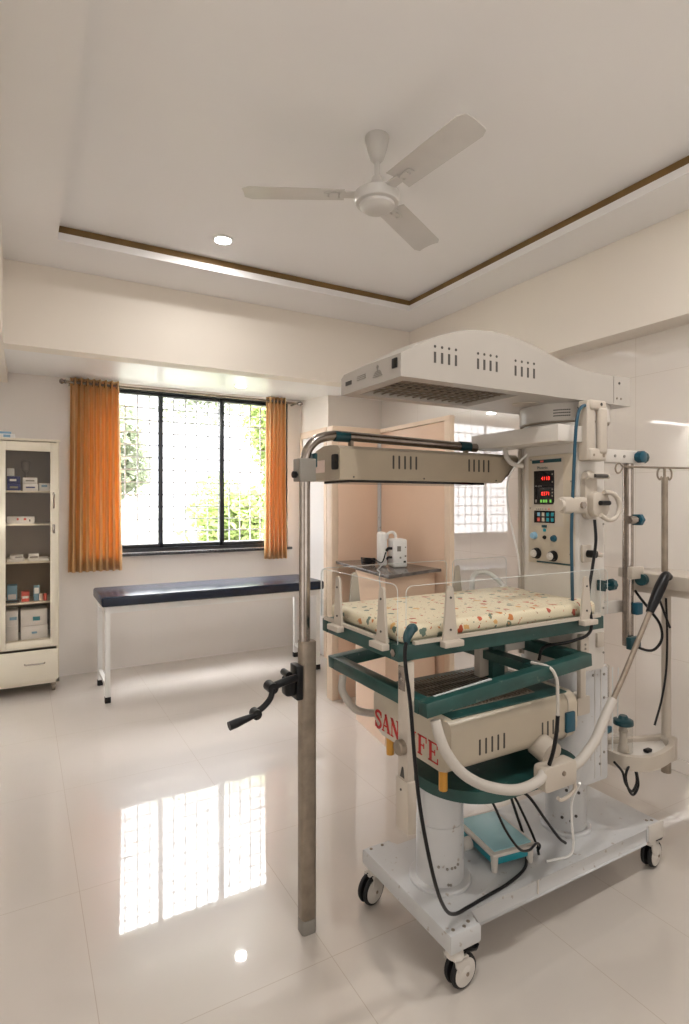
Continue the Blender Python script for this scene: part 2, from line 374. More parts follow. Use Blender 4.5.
# window
bm = bm_new()
fy0, fy1 = 5.52, 5.58
box(bm, WX0, WX0+.04, fy0, fy1, WZ0, WZ1); box(bm, WX1-.035, WX1, fy0, fy1, WZ0, WZ1)
box(bm, WX0, WX1, fy0, fy1, WZ0, WZ0+.035); box(bm, WX0, WX1, fy0, fy1, WZ1-.03, WZ1)
wf = obj('window_1', bm, 'frame', kind='structure')
for nm, a, b_, yy in (('left', .49, 1.165, 5.535), ('mid', 1.125, 1.765, 5.555), ('right', 1.715, 2.40, 5.535)):
    bm = bm_new(); t = .028
    box(bm, a, a+t, yy, yy+.018, WZ0+.035, WZ1-.03, .002); box(bm, b_-t, b_, yy, yy+.018, WZ0+.035, WZ1-.03, .002)
    box(bm, a, b_, yy, yy+.018, WZ0+.035, WZ0+.068, .002); box(bm, a, b_, yy, yy+.018, WZ1-.058, WZ1-.03, .002)
    s = obj('window_sash', bm, 'frame', wf)
    B('window_pane', a+t, b_-t, yy+.007, yy+.010, WZ0+.068, WZ1-.058, 'glass', s)
bm = bm_new(); box(bm, WX0-.03, WX1+.03, 5.455, 5.53, WZ0-.028, WZ0-.002, .003); obj('window_sill', bm, 'granite', wf)
bm = bm_new()
for i in range(13):
    z = WZ0+.06+i*.1175; box(bm, WX0, WX1, 5.640, 5.648, z, z+.012)
x = WX0+.05
while x < WX1:
    box(bm, x, x+.012, 5.649, 5.657, WZ0, WZ1); x += .112
obj('window_grille', bm, 'grille', wf)

# ================================================================== OUTSIDE
bm = bm_new(); box(bm, -8, 12, 5.75, 24, -.6, -.5); o = obj('ground', bm, 'ground', kind='structure', smooth=False)
bm = bm_new(); box(bm, -8, 12, 19, 19.2, -.5, 1.3); o = obj('wall_yard', bm, 'yard', kind='structure', smooth=False)
def plant(name, label, cen, rad, nleaf, m, size=.09, trunk=None, cat='tree', group=None):
    t = thing(name, label, cat, (cen[0], cen[1], -.5), group)
    bm = bm_new(); rnd = random.Random(sum(ord(c) for c in label))
    lumps = [(rnd.uniform(-1, 1)*.6, rnd.uniform(-1, 1)*.6, rnd.uniform(-1, 1)*.65, rnd.uniform(.28, .5)) for _ in range(16)]
    for i in range(nleaf):
        lx, ly, lz, lr = rnd.choice(lumps)
        d = Vector((rnd.gauss(0, 1), rnd.gauss(0, 1), rnd.gauss(0, 1))).normalized()*lr*rnd.uniform(.5, 1)
        p = Vector((cen[0]+(lx+d.x)*rad[0], cen[1]+(ly+d.y)*rad[1], cen[2]+(lz+d.z)*rad[2]))
        a = Vector((rnd.gauss(0, 1), rnd.gauss(0, 1), rnd.gauss(0, .6))).normalized(); b_ = a.orthogonal().normalized()
        b_ = Matrix.Rotation(rnd.uniform(0, 6.28), 3, a) @ b_; s = size*rnd.uniform(.6, 1.3)
        vs = [bm.verts.new(p+a*s), bm.verts.new(p+b_*s*.4), bm.verts.new(p-a*s), bm.verts.new(p-b_*s*.4)]; bm.faces.new(vs)
    obj('foliage', bm, m, t, smooth=False)
    bm = bm_new()
    if trunk:
        tube(bm, trunk, lambda u: .13*(1-.6*u), 8)
        for k in range(4):
            p = Vector(trunk[-1]); q = p+Vector((rnd.uniform(-1, 1)*rad[0]*.6, rnd.uniform(-.5, .5)*rad[1], rnd.uniform(.2, .7)*rad[2]))
            tube(bm, [p, (p+q)/2+Vector((0, 0, .1)), q], lambda u: .05*(1-.7*u), 6)
    else:
        for k in range(5):
            q = Vector((cen[0]+rnd.uniform(-.5, .5)*rad[0], cen[1]+rnd.uniform(-.5, .5)*rad[1], cen[2]))
            tube(bm, [(cen[0], cen[1], -.5), q], .02, 6, smooth=False)
    obj('trunk' if trunk else 'stem', bm, 'bark', t)
    return t
plant('garden_bush', 'bright yellow-green bush low outside the middle window pane', (3.15, 9.6, .75), (1.15, .9, 1.35), 9000, 'leaf', .085, cat='bush')
plant('garden_bush', 'low green bush outside the bottom of the left window pane', (.9, 8.3, .25), (.8, .6, .75), 4200, 'leaf', .075, cat='bush')
plant('garden_tree', 'pale tree with slanting trunk outside the left window pane', (1.6, 13.5, 2.6), (1.3, 1, 1.5), 5200, 'leafp', .10, [(1.0, 13.5, -.5), (1.35, 13.5, 1.2), (2.2, 13.5, 3.0)])
plant('garden_tree', 'leafy tree seen through the right window pane', (5.2, 11.5, 2.3), (1.2, 1.2, 2.7), 8500, 'leaf', .10, [(5.1, 11.7, -.5), (5.2, 11.7, 1.4), (5.0, 11.7, 3.0)])
plant('garden_tree', 'overhanging branches across the top of the middle pane', (4.1, 14.2, 4.6), (2.8, 1.2, 1.2), 4200, 'leafp', .10, [(7.4, 14.4, -.5), (6.8, 14.4, 3.2), (5.2, 14.3, 4.4)])

# ================================================================== CURTAINS
rod = thing('curtain_rod', 'thin metal curtain rod above the window with ball finials', 'curtain rod', (1.43, 5.40, 2.53))
CY('rod', (.33, 5.40, 2.535), (2.50, 5.40, 2.535), .011, 'dull', rod)
for xx, s in ((.33, -1), (2.50, 1)):
    bm = bm_new(); lathe(bm, (xx, 5.40, 2.535), (s, 0, 0), [(.011, 0), (.018, .004), (.018, .010), (.012, .014), (.022, .026), (.024, .036), (.014, .050), (0, .054)], 16)
    obj('finial', bm, 'chrome', rod)
for xx in (.36, 2.47):
    BR('bracket', (xx, 5.40, 2.525), (xx, 5.50, 2.525), .014, .014, 'dull', rod)
def curtain(x0, x1, zb, folds, label):
    bm = bm_new(); N = folds*12; rows = 16; amp = .046; vv = []
    zt = 2.575
    rnd = random.Random(folds); ph = [rnd.uniform(.7, 1.3) for _ in range(folds+2)]
    for r in range(rows+1):
        f = r/rows; z = zt+(zb-zt)*f; row = []
        for i in range(N+1):
            u = i/N; k = int(u*folds); a = amp*(.85+.45*f*(ph[k]-.6))
            sp = 1+.10*f
            xm = (x0+x1)/2; xx = xm+(u-.5)*(x1-x0)*sp+.007*math.sin(u*folds*4*PI+f*2)
            yy = 5.398+a*math.sin(u*folds*2*PI)+(.006*math.sin(u*31+f*5))*f
            row.append(bm.verts.new((xx, yy, z)))
        vv.append(row)
    for r in range(rows):
        for i in range(N): bm.faces.new((vv[r][i], vv[r][i+1], vv[r+1][i+1], vv[r+1][i]))
    c = obj('curtain', bm, 'curtain')
    so_ = c.modifiers.new('thick', 'SOLIDIFY'); so_.thickness = .003
    tag(c, label, 'curtain', 'orange curtains at the window')
    for k in range(folds):
        xe = x0+(x1-x0)*(k+.5)/folds
        bm = bm_new()
        tube(bm, [(xe, 5.400+.022*math.cos(t*2*PI/16), 2.535+.022*math.sin(t*2*PI/16)) for t in range(17)], .004, 6, smooth=False)
        obj('eyelet', bm, 'chrome', c)
curtain(.365, .755, .905, 8, 'wide orange curtain hanging at the left side of the window')
curtain(2.155, 2.355, .935, 5, 'narrow orange curtain hanging at the right side of the window')

# ================================================================== BENCH
be = thing('examination_bench', 'long examination bench with white steel legs and navy padded top under the window', 'bench', (1.45, 4.84, 0))
bx0, bx1, by0, by1 = .545, 2.345, 4.585, 5.10
bm = bm_new(); box(bm, bx0-.03, bx1+.03, by0-.03, by1+.03, .722, .800, .018, 3); obj('padded_top', bm, 'pad', be)
bm = bm_new()
for yy in (by0+.015, by1-.015): bar(bm, (bx0, yy, .695), (bx1, yy, .695), .026, .05)
for xx in (bx0+.013, bx1-.013): bar(bm, (xx, by0+.015, .695), (xx, by1-.015, .695), .026, .05)
obj('frame_rail', bm, 'white', be)
for xx in (bx0+.018, bx1-.018):
    for yy in (by0+.018, by1-.018):
        l_ = BR('leg', (xx, yy, .035), (xx, yy, .67), .035, .035, 'white', be)
        B('rubber_foot', xx-.021, xx+.021, yy-.021, yy+.021, 0, .045, 'black', l_, .003)
    BR('stretcher', (xx, by0+.036, .12), (xx, by1-.036, .12), .028, .028, 'white', be)

# ================================================================== MEDICINE CABINET
cb = thing('medicine_cabinet', 'cream steel medicine cabinet with glass doors at the left', 'cabinet', (-.2, 5.27, 0))
cx0, cx1, cy0, cy1, cz0, cz1 = -.66, .262, 5.085, 5.48, .075, 1.985
bm = bm_new()
box(bm, cx0, cx0+.02, cy0, cy1, cz0, cz1); box(bm, cx1-.02, cx1, cy0, cy1, cz0, cz1); box(bm, cx0-.008, cx1+.008, cy0-.01, cy1, cz1, cz1+.018, .004)
box(bm, cx0, cx1, cy0, cy1, cz0, cz0+.03); box(bm, cx0+.02, cx1-.02, cy0, cy1-.02, .36, .385)
obj('body', bm, 'cab', cb)
B('back_panel', cx0+.02, cx1-.02, cy1-.012, cy1-.002, cz0+.03, cz1, 'cabin', cb)
for z in (1.597, 1.336, 1.04, .72, .425):
    B('shelf', cx0+.022, cx1-.022, cy0+.025, cy1-.014, z-.014, z, 'cab', cb, .002)
def door(x0, x1, hx):
    bm = bm_new(); z0, z1 = .372, 1.975; g0, g1, gz0, gz1 = x0+.052, x1-.052, .425, 1.905; y0, y1 = cy0-.018, cy0-.001
    box(bm, x0, g0, y0, y1, z0, z1, .002); box(bm, g1, x1, y0, y1, z0, z1, .002)
    box(bm, g0, g1, y0, y1, z0, gz0, .001); box(bm, g0, g1, y0, y1, gz1, z1, .001)
    d = obj('door', bm, 'cab', cb)
    B('glass_pane', g0, g1, y0+.006, y0+.010, gz0, gz1, 'cabglass', d)
    TU('handle', [(hx, y0, 1.58), (hx, y0-.022, 1.57), (hx, y0-.026, 1.52), (hx, y0-.022, 1.47), (hx, y0, 1.46)], .006, 'chrome', d, 8)
    bm = bm_new(); box(bm, hx-.010, hx+.010, y0-.008, y0, 1.26, 1.33, .003); obj('lock_plate', bm, 'chrome', d)
    return d
door(-.158, .250, .222)
door(cx0+.01, -.163, -.19)
dr = B('drawer', -.655, .250, cy0-.018, cy0-.001, .105, .345, 'cab', cb, .004)
TU('handle', [(.02, cy0-.018, .245), (.03, cy0-.040, .245), (.09, cy0-.045, .245), (.15, cy0-.040, .245), (.16, cy0-.018, .245)], .006, 'chrome', dr, 8)
for xx in (cx0+.05, cx1-.04):
    for yy in (cy0+.05, cy1-.05):
        bm = bm_new(); cyl(bm, (xx-.012, yy, .032), (xx+.012, yy, .032), .032, n=16); box(bm, xx-.018, xx+.018, yy-.02, yy+.02, .045, .075); obj('foot', bm, 'dull', cb)
# contents
def carton(name, x0, x1, y0, y1, z0, h, m, label, cat='box', group=None, stripe=None):
    o = B(name, x0, x1, y0, y1, z0, z0+h, m, None, .002)
    tag(o, label, cat, group)
    if stripe:
        for (fx0, fx1, fz0, fz1, mm) in stripe:
            B('printed_label', x0+(x1-x0)*fx0, x0+(x1-x0)*fx1, y0-.0008, y0+.0005, z0+h*fz0, z0+h*fz1, mm, o)
    return o
e = .0012
carton('medicine_box', -.098, -.005, 5.16, 5.30, 1.597+e, .055, 'bxn', 'navy box at the bottom of the stack on the top cabinet shelf', stripe=[(.2, .8, .3, .6, 'greyink')])
carton('medicine_box', -.098, -.008, 5.16, 5.30, 1.6535+e, .055, 'bxn', 'navy box on the middle of the stack on the top cabinet shelf', stripe=[(.2, .7, .3, .6, 'bxw')])
carton('medicine_box', -.098, -.05, 5.17, 5.28, 1.710+e, .06, 'bxw', 'small white carton on top of the navy boxes in the cabinet')
carton('medicine_box', .008, .115, 5.16, 5.28, 1.597+e, .052, 'bxw', 'lower white carton beside the navy boxes in the cabinet', stripe=[(.2, .8, .4, .6, 'bxn')])
carton('medicine_box', .008, .110, 5.16, 5.28, 1.650+e, .050, 'bxw', 'upper white carton beside the navy boxes in the cabinet', stripe=[(.2, .8, .4, .6, 'greyink')])
carton('medicine_box', .122, .205, 5.17, 5.29, 1.597+e, .060, 'bxw', 'low white carton at the right end of the top cabinet shelf', stripe=[(.2, .7, .5, .8, 'bxb')])
o = tag(obj('lamp_stand', (lambda b_: (lathe(b_, (.03, 5.38, 1.597+e), (0, 0, 1), [(.04, 0), (.04, .01), (.008, .02), (.008, .15), (.03, .17), (.035, .24), (.01, .26)], 16), b_)[1])(bm_new()), 'cabin'), 'dark goblet-shaped stand behind the cartons on the top cabinet shelf', 'stand')
carton('medicine_box', -.098, .09, 5.14, 5.30, 1.336+e, .055, 'bxw', 'long white box with red marks on the second cabinet shelf', stripe=[(.35, .42, .5, .8, 'redp'), (.6, .7, .5, .8, 'redp'), (.8, .85, .3, .6, 'ink')])
carton('paper_tray', -.098, .02, 5.13, 5.30, 1.04+e, .022, 'bxw', 'flat white pack at the left of the third cabinet shelf')
carton('paper_tray', -.08, .012, 5.16, 5.30, 1.0635+e, .022, 'bxw', 'flat white pack lying on another on the third cabinet shelf', stripe=[(.4, .9, .3, .6, 'greyink')])
carton('paper_tray', .045, .19, 5.13, 5.28, 1.04+e, .020, 'bxw', 'flat white pack at the right of the third cabinet shelf')
carton('medicine_box', .05, .12, 5.15, 5.26, 1.0615+e, .028, 'bxw', 'small white carton lying on the right-hand flat pack', stripe=[(.1, .9, .1, .5, 'greyink')])
carton('medicine_box', -.098, -.03, 5.15, 5.28, .72+e, .13, 'bxb', 'pale blue carton at the left of the fourth cabinet shelf', stripe=[(.1, .9, .2, .5, 'bxw')])
bm = bm_new(); tube(bm, [(-.06+.045*math.cos(t), 5.125+.015*math.sin(t), .73+.006*(t/6)) for t in [i*.6 for i in range(20)]], .005, 6); tag(obj('coiled_tube', bm, 'ink'), 'dark coiled tube on the fourth cabinet shelf', 'tube')
carton('medicine_box', .0, .055, 5.15, 5.24, .72+e, .075, 'redp', 'red packet in the middle of the fourth cabinet shelf', stripe=[(.1, .9, .35, .6, 'bxw')])
carton('medicine_box', .085, .125, 5.16, 5.24, .72+e, .115, 'bxb', 'upright blue and white packet beside the red one', stripe=[(.1, .9, .5, .9, 'bxw')])
for k, (xa, mm, lb) in enumerate(((.135, 'pink', 'pale pink roll at the right of the fourth cabinet shelf'), (.165, 'redp', 'small red roll at the far right of the fourth cabinet shelf'))):
    bm = bm_new(); lathe(bm, (xa+.0, 5.15, .72+e), (0, 0, 1), [(.010, 0), (.013, .003), (.013, .052), (.010, .055)], 14); tag(obj('bandage_roll', bm, mm), lb, 'roll')
carton('carton', -.105, -.022, 5.13, 5.34, .425+e, .115, 'bxw', 'lower white carton at the bottom left of the cabinet')
carton('carton', -.105, -.024, 5.13, 5.34, .5415+e, .115, 'bxw', 'upper white carton at the bottom left of the cabinet', stripe=[(.3, .9, .4, .6, 'bxb')])
carton('carton', -.005, .182, 5.13, 5.36, .425+e, .105, 'bxw', 'lower large white carton at the bottom right of the cabinet', stripe=[(.4, .6, .4, .55, 'bxb')])
carton('carton', -.005, .180, 5.13, 5.36, .5315+e, .125, 'bxw', 'upper large white carton with blue print at the bottom of the cabinet', stripe=[(.45, .72, .3, .55, 'scaleb')])
carton('carton', -.20, -.045, 5.15, 5.35, cz1+.018+e, .035, 'bxw', 'flat white carton lying on top of the cabinet', stripe=[(.5, .8, .2, .8, 'bxb')])
carton('carton', -.18, -.07, 5.18, 5.30, cz1+.0545+e, .018, 'bxb', 'thin blue carton on the flat carton above the cabinet')

# ================================================================== PEACH PARTITION, COUNTER, MONITOR
pt = thing('partition', 'peach laminate corner partition with beech edging in front of the pier', 'partition', (2.25, 3.6, 0))
B('back_panel', 2.10, 2.475, 3.80, 3.86, 0, 2.03, 'peach', pt, .002)
B('post', 2.045, 2.10, 3.80, 3.885, 0, 2.03, 'peacht', pt, .004)
B('top_rail', 2.045, 2.54, 3.785, 3.89, 2.03, 2.085, 'peacht', pt, .003)
B('side_panel', 2.475, 2.505, 3.00, 3.80, 0, 2.05, 'peach', pt, .002)
B('post', 2.470, 2.512, 2.945, 3.00, 0, 2.085, 'peacht', pt, .003)
BR('top_rail', (2.492, 2.95, 2.068), (2.492, 3.80, 2.068), .05, .03, 'peacht', pt)
bm = bm_new(); box(bm, 2.452, 2.4745, 3.775, 3.7995, 0, 2.03, .003); obj('corner_strip', bm, 'grey', pt)
ct = thing('counter', 'small dark marble counter on a peach cupboard inside the partition', 'counter', (2.25, 3.4, 0))
bm = bm_new(); prism(bm, [(2.075, 3.795), (1.925, 2.86), (2.345, 3.0), (2.445, 3.0), (2.445, 3.765)], 1.04, 1.06, 'xy', .003); obj('countertop', bm, 'stone', ct)
bm = bm_new(); prism(bm, [(1.95, 2.93), (2.33, 3.035), (2.445, 3.07), (2.445, 3.4), (2.02, 3.4)], 0, 1.039, 'xy'); obj('cupboard_body', bm, 'peach', ct)
bm = bm_new(); bar(bm, (2.07, 3.45, 0), (2.07, 3.45, 1.039), .03, .03); obj('leg', bm, 'white', ct)
mo = thing('monitor_unit', 'white bedside monitor unit standing on the dark marble counter', 'medical device', (2.26, 3.25, 1.06))
bm = bm_new(); box(bm, 2.205, 2.305, 3.17, 3.31, 1.0615, 1.255, .014, 3, rot=(math.radians(-18), (2.25, 3.24, 1.1), 'Z')); obj('case', bm, 'white', mo)
bm = bm_new(); box(bm, 2.165, 2.215, 3.27, 3.40, 1.0615, 1.30, .022, 4, rot=(math.radians(-18), (2.2, 3.33, 1.1), 'Z')); obj('rear_body', bm, 'white', mo)
TU('carry_handle', [(2.21, 3.30, 1.25), (2.215, 3.30, 1.285), (2.25, 3.295, 1.297), (2.272, 3.29, 1.28), (2.275, 3.29, 1.25)], .010, 'white', mo, 10)
rz = Matrix.Rotation(math.radians(-18), 3, 'Z')
for (dx, z, w_, h_, mm) in ((.030, 1.10, .016, .016, 'black'), (-.01, 1.19, .026, .035, 'greyink'), (.035, 1.20, .008, .006, 'black'), (0, 1.13, .012, .012, 'greyink'), (.035, 1.14, .010, .012, 'greyink')):
    p = Vector((2.25, 3.24, 0))+rz @ Vector((.005+dx, -.0705, 0)); bm = bm_new()
    box(bm, p.x-w_/2, p.x+w_/2, p.y-.002, p.y+.001, z-h_/2, z+h_/2, rot=(math.radians(-18), (p.x, p.y, z), 'Z')); obj('socket', bm, mm, mo)
for k, z in enumerate((1.19, 1.13)):
    TU('plug', [(2.195, 3.22, z), (2.16, 3.21, z+.002), (2.14, 3.20, z-.01)], .010-.002*k, 'black', mo, 8)
TU_pts = [(2.13+.05*math.cos(t)+.01*math.sin(3*t), 3.42+.06*math.sin(t), 1.0665+.004*abs(t % 3)+.0015*t) for t in [i*.55 for i in range(46)]]
o = TU('power_cable', TU_pts+[(2.10, 3.20, 1.10), (2.13, 3.195, 1.17)], .0045, 'black', None, 7, k=4); tag(o, 'black cable coiled on the marble counter beside the monitor', 'cable')
o = TU('power_cable', [(2.13, 3.19, 1.12), (2.06, 3.16, 1.075), (2.0, 3.1, 1.067), (1.955, 3.0, 1.066), (1.945, 2.99, 1.02), (1.95, 2.98, .96)], .004, 'grey', None, 7); tag(o, 'pale cable hanging over the front edge of the marble counter', 'cable')

# ================================================================== CEILING FAN AND LIGHTS
fx, fy = 1.369, 2.124
fan = thing('ceiling_fan', 'ivory three-blade ceiling fan hanging from the recessed ceiling', 'fan', (fx, fy, 2.78))
bm = bm_new(); lathe(bm, (fx, fy, ZC), (0, 0, -1), [(.052, 0), (.054, .008), (.046, .05), (.030, .10), (.018, .112), (.012, .114)], 28); obj('canopy', bm, 'fan', fan)
CY('downrod', (fx, fy, ZC-.11), (fx, fy, 2.93), .012, 'fan', fan)
bm = bm_new(); lathe(bm, (fx, fy, 2.945), (0, 0, -1), [(.013, 0), (.022, .004), (.026, .02), (.040, .055), (.048, .068)], 28); obj('lower_cup', bm, 'fan', fan)
bm = bm_new(); lathe(bm, (fx, fy, 2.878), (0, 0, -1), [(.05, 0), (.085, .004), (.100, .012), (.100, .045), (.094, .054), (.082, .058)], 36); obj('motor_housing', bm, 'fan', fan)
bm = bm_new(); lathe(bm, (fx, fy, 2.821), (0, 0, -1), [(.078, 0), (.076, .012), (.060, .025), (.035, .032), (0, .034)], 36); obj('bottom_cover', bm, 'fan', fan)
tips = [(.840, 2.395), (1.41, 1.558), (1.895, 2.42)]
for tx, ty in tips:
    a = math.atan2(ty-fy, tx-fx); L = .588
    d = Vector((math.cos(a), math.sin(a), 0)); s = Vector((-d.y, d.x, 0)); base = Vector((fx, fy, 2.862))
    def P(l_, w_, z_): return base+d*l_+s*w_+Vector((0, 0, z_))
    bm = bm_new(); prof = []
    n = 14
    top = []
    for i in range(n+1):
        u = i/n; l_ = .145+(L-.145)*u; hw = .062+.008*u
        if u > .93: hw *= math.sqrt(max(.12, 1-((u-.93)/.07)**2*.45))
        row = []
        for j in range(7):
            v = j/6*2-1; row.append(P(l_, v*hw, .010*v*-1+.006*(1-v*v)))
        top.append(row)
    V = [[bm.verts.new(p) for p in r] for r in top]; W = [[bm.verts.new(p-Vector((0, 0, .0025))) for p in r] for r in top]
    for i in range(n):
        for j in range(6):
            bm.faces.new((V[i][j], V[i][j+1], V[i+1][j+1], V[i+1][j])); bm.faces.new((W[i][j], W[i+1][j], W[i+1][j+1], W[i][j+1]))
    for i in range(n):
        bm.faces.new((V[i][0], V[i+1][0], W[i+1][0], W[i][0])); bm.faces.new((V[i][6], W[i][6], W[i+1][6], V[i+1][6]))
    for j in range(6):
        bm.faces.new((V[0][j], W[0][j], W[0][j+1], V[0][j+1])); bm.faces.new((V[n][j], V[n][j+1], W[n][j+1], W[n][j]))
    bl = obj('blade', bm, 'fan', fan)
    bm = bm_new(); bar(bm, P(.075, 0, 0), P(.17, 0, .001), .05, .006); bar(bm, P(.16, 0, -.002), P(.235, 0, -.001), .03, .004)
    for l_, w_ in ((.17, .012), (.17, -.012), (.215, .008), (.215, -.008)): cyl(bm, P(l_, w_, -.004), P(l_, w_, -.009), .004, n=8)
    obj('blade_bracket', bm, 'fan', bl)
def downlight(x, y, z, label, power=9):
    t = thing('ceiling_light', label, 'ceiling light', (x, y, z-.01), 'round recessed downlights')
    bm = bm_new(); lathe(bm, (x, y, z-.0005), (0, 0, -1), [(.062, 0), (.064, .004), (.058, .008), (.050, .009)], 32); obj('rim', bm, 'white', t)
    bm = bm_new(); cyl(bm, (x, y, z-.009), (x, y, z-.012), .048, n=32); obj('diffuser', bm, 'lamp', t)
    area('downlight_lamp', (x, y, z-.016), (0, 0, 0), .09, .09, power, (1, .97, .94), shape='DISK')
downlight(1.076, 3.411, ZC, 'round downlight in the recessed ceiling left of the fan', 4)
downlight(1.70, 4.87, 2.548, 'round downlight in the glossy soffit above the bench', 2.5)
downlight(.75, .6, ZC, 'round downlight in the recessed ceiling nearest the camera', 8)
downlight(2.15, .6, ZC, 'round downlight in the recessed ceiling near the right wall', 8)

# ================================================================== RADIANT WARMER
W = thing('radiant_warmer', 'large infant radiant warmer with canopy, green bed frame and wheeled grey base', 'infant warmer', (1.7, 1.59, 0))
# --- base
bm = bm_new()
out = [(1.125, 1.335), (1.245, 1.335), (1.245, 1.40), (2.19, 1.40), (2.19, 1.395), (2.29, 1.395), (2.29, 1.845), (2.19, 1.845), (2.19, 1.79), (1.245, 1.79), (1.245, 1.845), (1.125, 1.845)]
prism(bm, out, .130, .192, 'xy', .010); base = obj('base', bm, 'grey', W)
for (x, y) in ((1.15, 1.355), (1.19, 1.35), (1.215, 1.36), (1.15, 1.825), (1.20, 1.825), (2.26, 1.42), (2.24, 1.43)):
    CY('screw', (x, y, .191), (x, y, .1935), .006, 'dull', base, n=10)
B('seam', 1.565, 1.572, 1.396, 1.40, .135, .188, 'greyc', base, .001)
B('end_cap', 2.20, 2.294, 1.391, 1.40, .128, .196, 'greyc', base, .002)
def caster(x, y, ang, brake=True):
    R_ = Matrix.Rotation(ang, 3, 'Z'); c0 = Vector((x, y, 0))
    def q(p): return c0+R_ @ Vector(p)
    bm = bm_new(); cyl(bm, q((0, 0, .135)), q((0, 0, .105)), .022, .030)
    for s in (-1, 1):
        pts = [(-.022, .108), (.030, .108), (.044, .062), (.030, .040), (.010, .045), (-.018, .085)]
        A = [bm.verts.new(q((a, s*.027, z))) for a, z in pts]; D = [bm.verts.new(q((a, s*.022, z))) for a, z in pts]
        bm.faces.new(A); bm.faces.new(D[::-1])
        for i in range(6): bm.faces.new((A[i], D[i], D[(i+1) % 6], A[(i+1) % 6]))
    a = [bm.verts.new(q(p)) for p in ((-.022, -.027, .108), (.034, -.027, .104), (.034, .027, .104), (-.022, .027, .108))]; b2 = [bm.verts.new(v.co+Vector((0, 0, -.006))) for v in a]
    bm.faces.new(a); bm.faces.new(b2[::-1])
    for i in range(4): bm.faces.new((a[i], b2[i], b2[(i+1) % 4], a[(i+1) % 4]))
    cs = obj('caster', bm, 'greyc', W)
    for s in (-1, 1):
        bm = bm_new(); lathe(bm, q((.024, s*.006, .0535)), R_ @ Vector((0, s, 0)), [(.036, 0), (.050, .001), (.0525, .006), (.050, .014), (.042, .016)], 30); obj('tyre', bm, 'rubber', cs)
        bm = bm_new(); lathe(bm, q((.024, s*.010, .0535)), R_ @ Vector((0, s, 0)), [(.0425, 0), (.0425, .013), (.030, .015), (.010, .020), (.006, .021)], 26); obj('wheel_hub', bm, 'greyc', cs)
        CY('axle', q((.024, s*.029, .0535)), q((.024, s*.033, .0535)), .006, 'dull', cs, n=10)
    if brake:
        bm = bm_new(); bar(bm, q((.030, 0, .112)), q((.080, 0, .098)), .040, .010, .003); bar(bm, q((.078, 0, .098)), q((.088, 0, .112)), .040, .006, .002); obj('brake_pedal', bm, 'black', cs)
caster(1.165, 1.365, math.radians(5)); caster(1.165, 1.820, math.radians(-165), False)
caster(2.245, 1.425, math.radians(8)); caster(2.245, 1.81, math.radians(-150), False)
# --- front column
c1x, c1y = 1.277, 1.575
bm = bm_new(); lathe(bm, (c1x, c1y, .192), (0, 0, 1), [(.108, 0), (.108, .008), (.104, .012), (.086, .013)], 40); obj('column_flange', bm, 'grey', W)
bm = bm_new(); lathe(bm, (c1x, c1y, .200), (0, 0, 1), [(.083, 0), (.083, .20), (.081, .201), (.081, .36)], 40); cl = obj('front_column', bm, 'grey', W)
for k, (a, z) in enumerate(((-2.3, .275), (-1.95, .268), (-1.75, .268), (-1.6, .268), (-1.45, .275), (-1.9, .215), (-1.8, .213))):
    p = Vector((c1x+.083*math.cos(a), c1y+.083*math.sin(a), z)); n_ = Vector((math.cos(a), math.sin(a), 0)); CY('bolt_head', p-n_*.002, p+n_*.003, .0045, 'greyink', cl, n=8)
# --- rear column: pedestal, lower body, upper body
c2x, c2y = 1.925, 1.575
bm = bm_new(); lathe(bm, (c2x, c2y, .192), (0, 0, 1), [(.098, 0), (.098, .010), (.094, .014), (.084, .015)], 40); obj('column_flange', bm, 'grey', W)
bm = bm_new(); lathe(bm, (c2x, c2y, .200), (0, 0, 1), [(.080, 0), (.080, .245)], 40); pl = obj('rear_pedestal', bm, 'grey', W)
for a, z in ((-2.6, .26), (-2.2, .25), (-1.95, .27), (-2.4, .37), (-1.8, .36)):
    p = Vector((c2x+.08*math.cos(a), c2y+.08*math.sin(a), z)); n_ = Vector((math.cos(a), math.sin(a), 0)); CY('bolt_head', p-n_*.002, p+n_*.003, .006, 'ink', pl, n=10)
bm = bm_new(); prism(bm, rrect(1.775, 1.985, 1.42, 1.72, (.02, .08, .085, .012), 8), .435, .872, 'xy', .008); lb = obj('lower_column_cover', bm, 'grey', W)
bm = bm_new(); box(bm, 1.90, 1.9015, 1.418, 1.421, .45, .86); box(bm, 1.935, 1.938, 1.418, 1.421, .45, .86)
obj('cover_seam', bm, 'greyc', lb)
for x, z in ((1.955, .84), (1.955, .75), (1.955, .62), (1.955, .54), (1.93, .50), (1.89, .845)):
    CY('screw', (x, 1.421, z), (x, 1.417, z), .005, 'greyink', lb, n=10)
bm = bm_new(); prism(bm, rrect(1.775, 1.955, 1.405, 1.68, (.02, .05, .028, .028), 6), .872, 1.80, 'xy', .004); ub = obj('upper_column', bm, 'greyc', W)
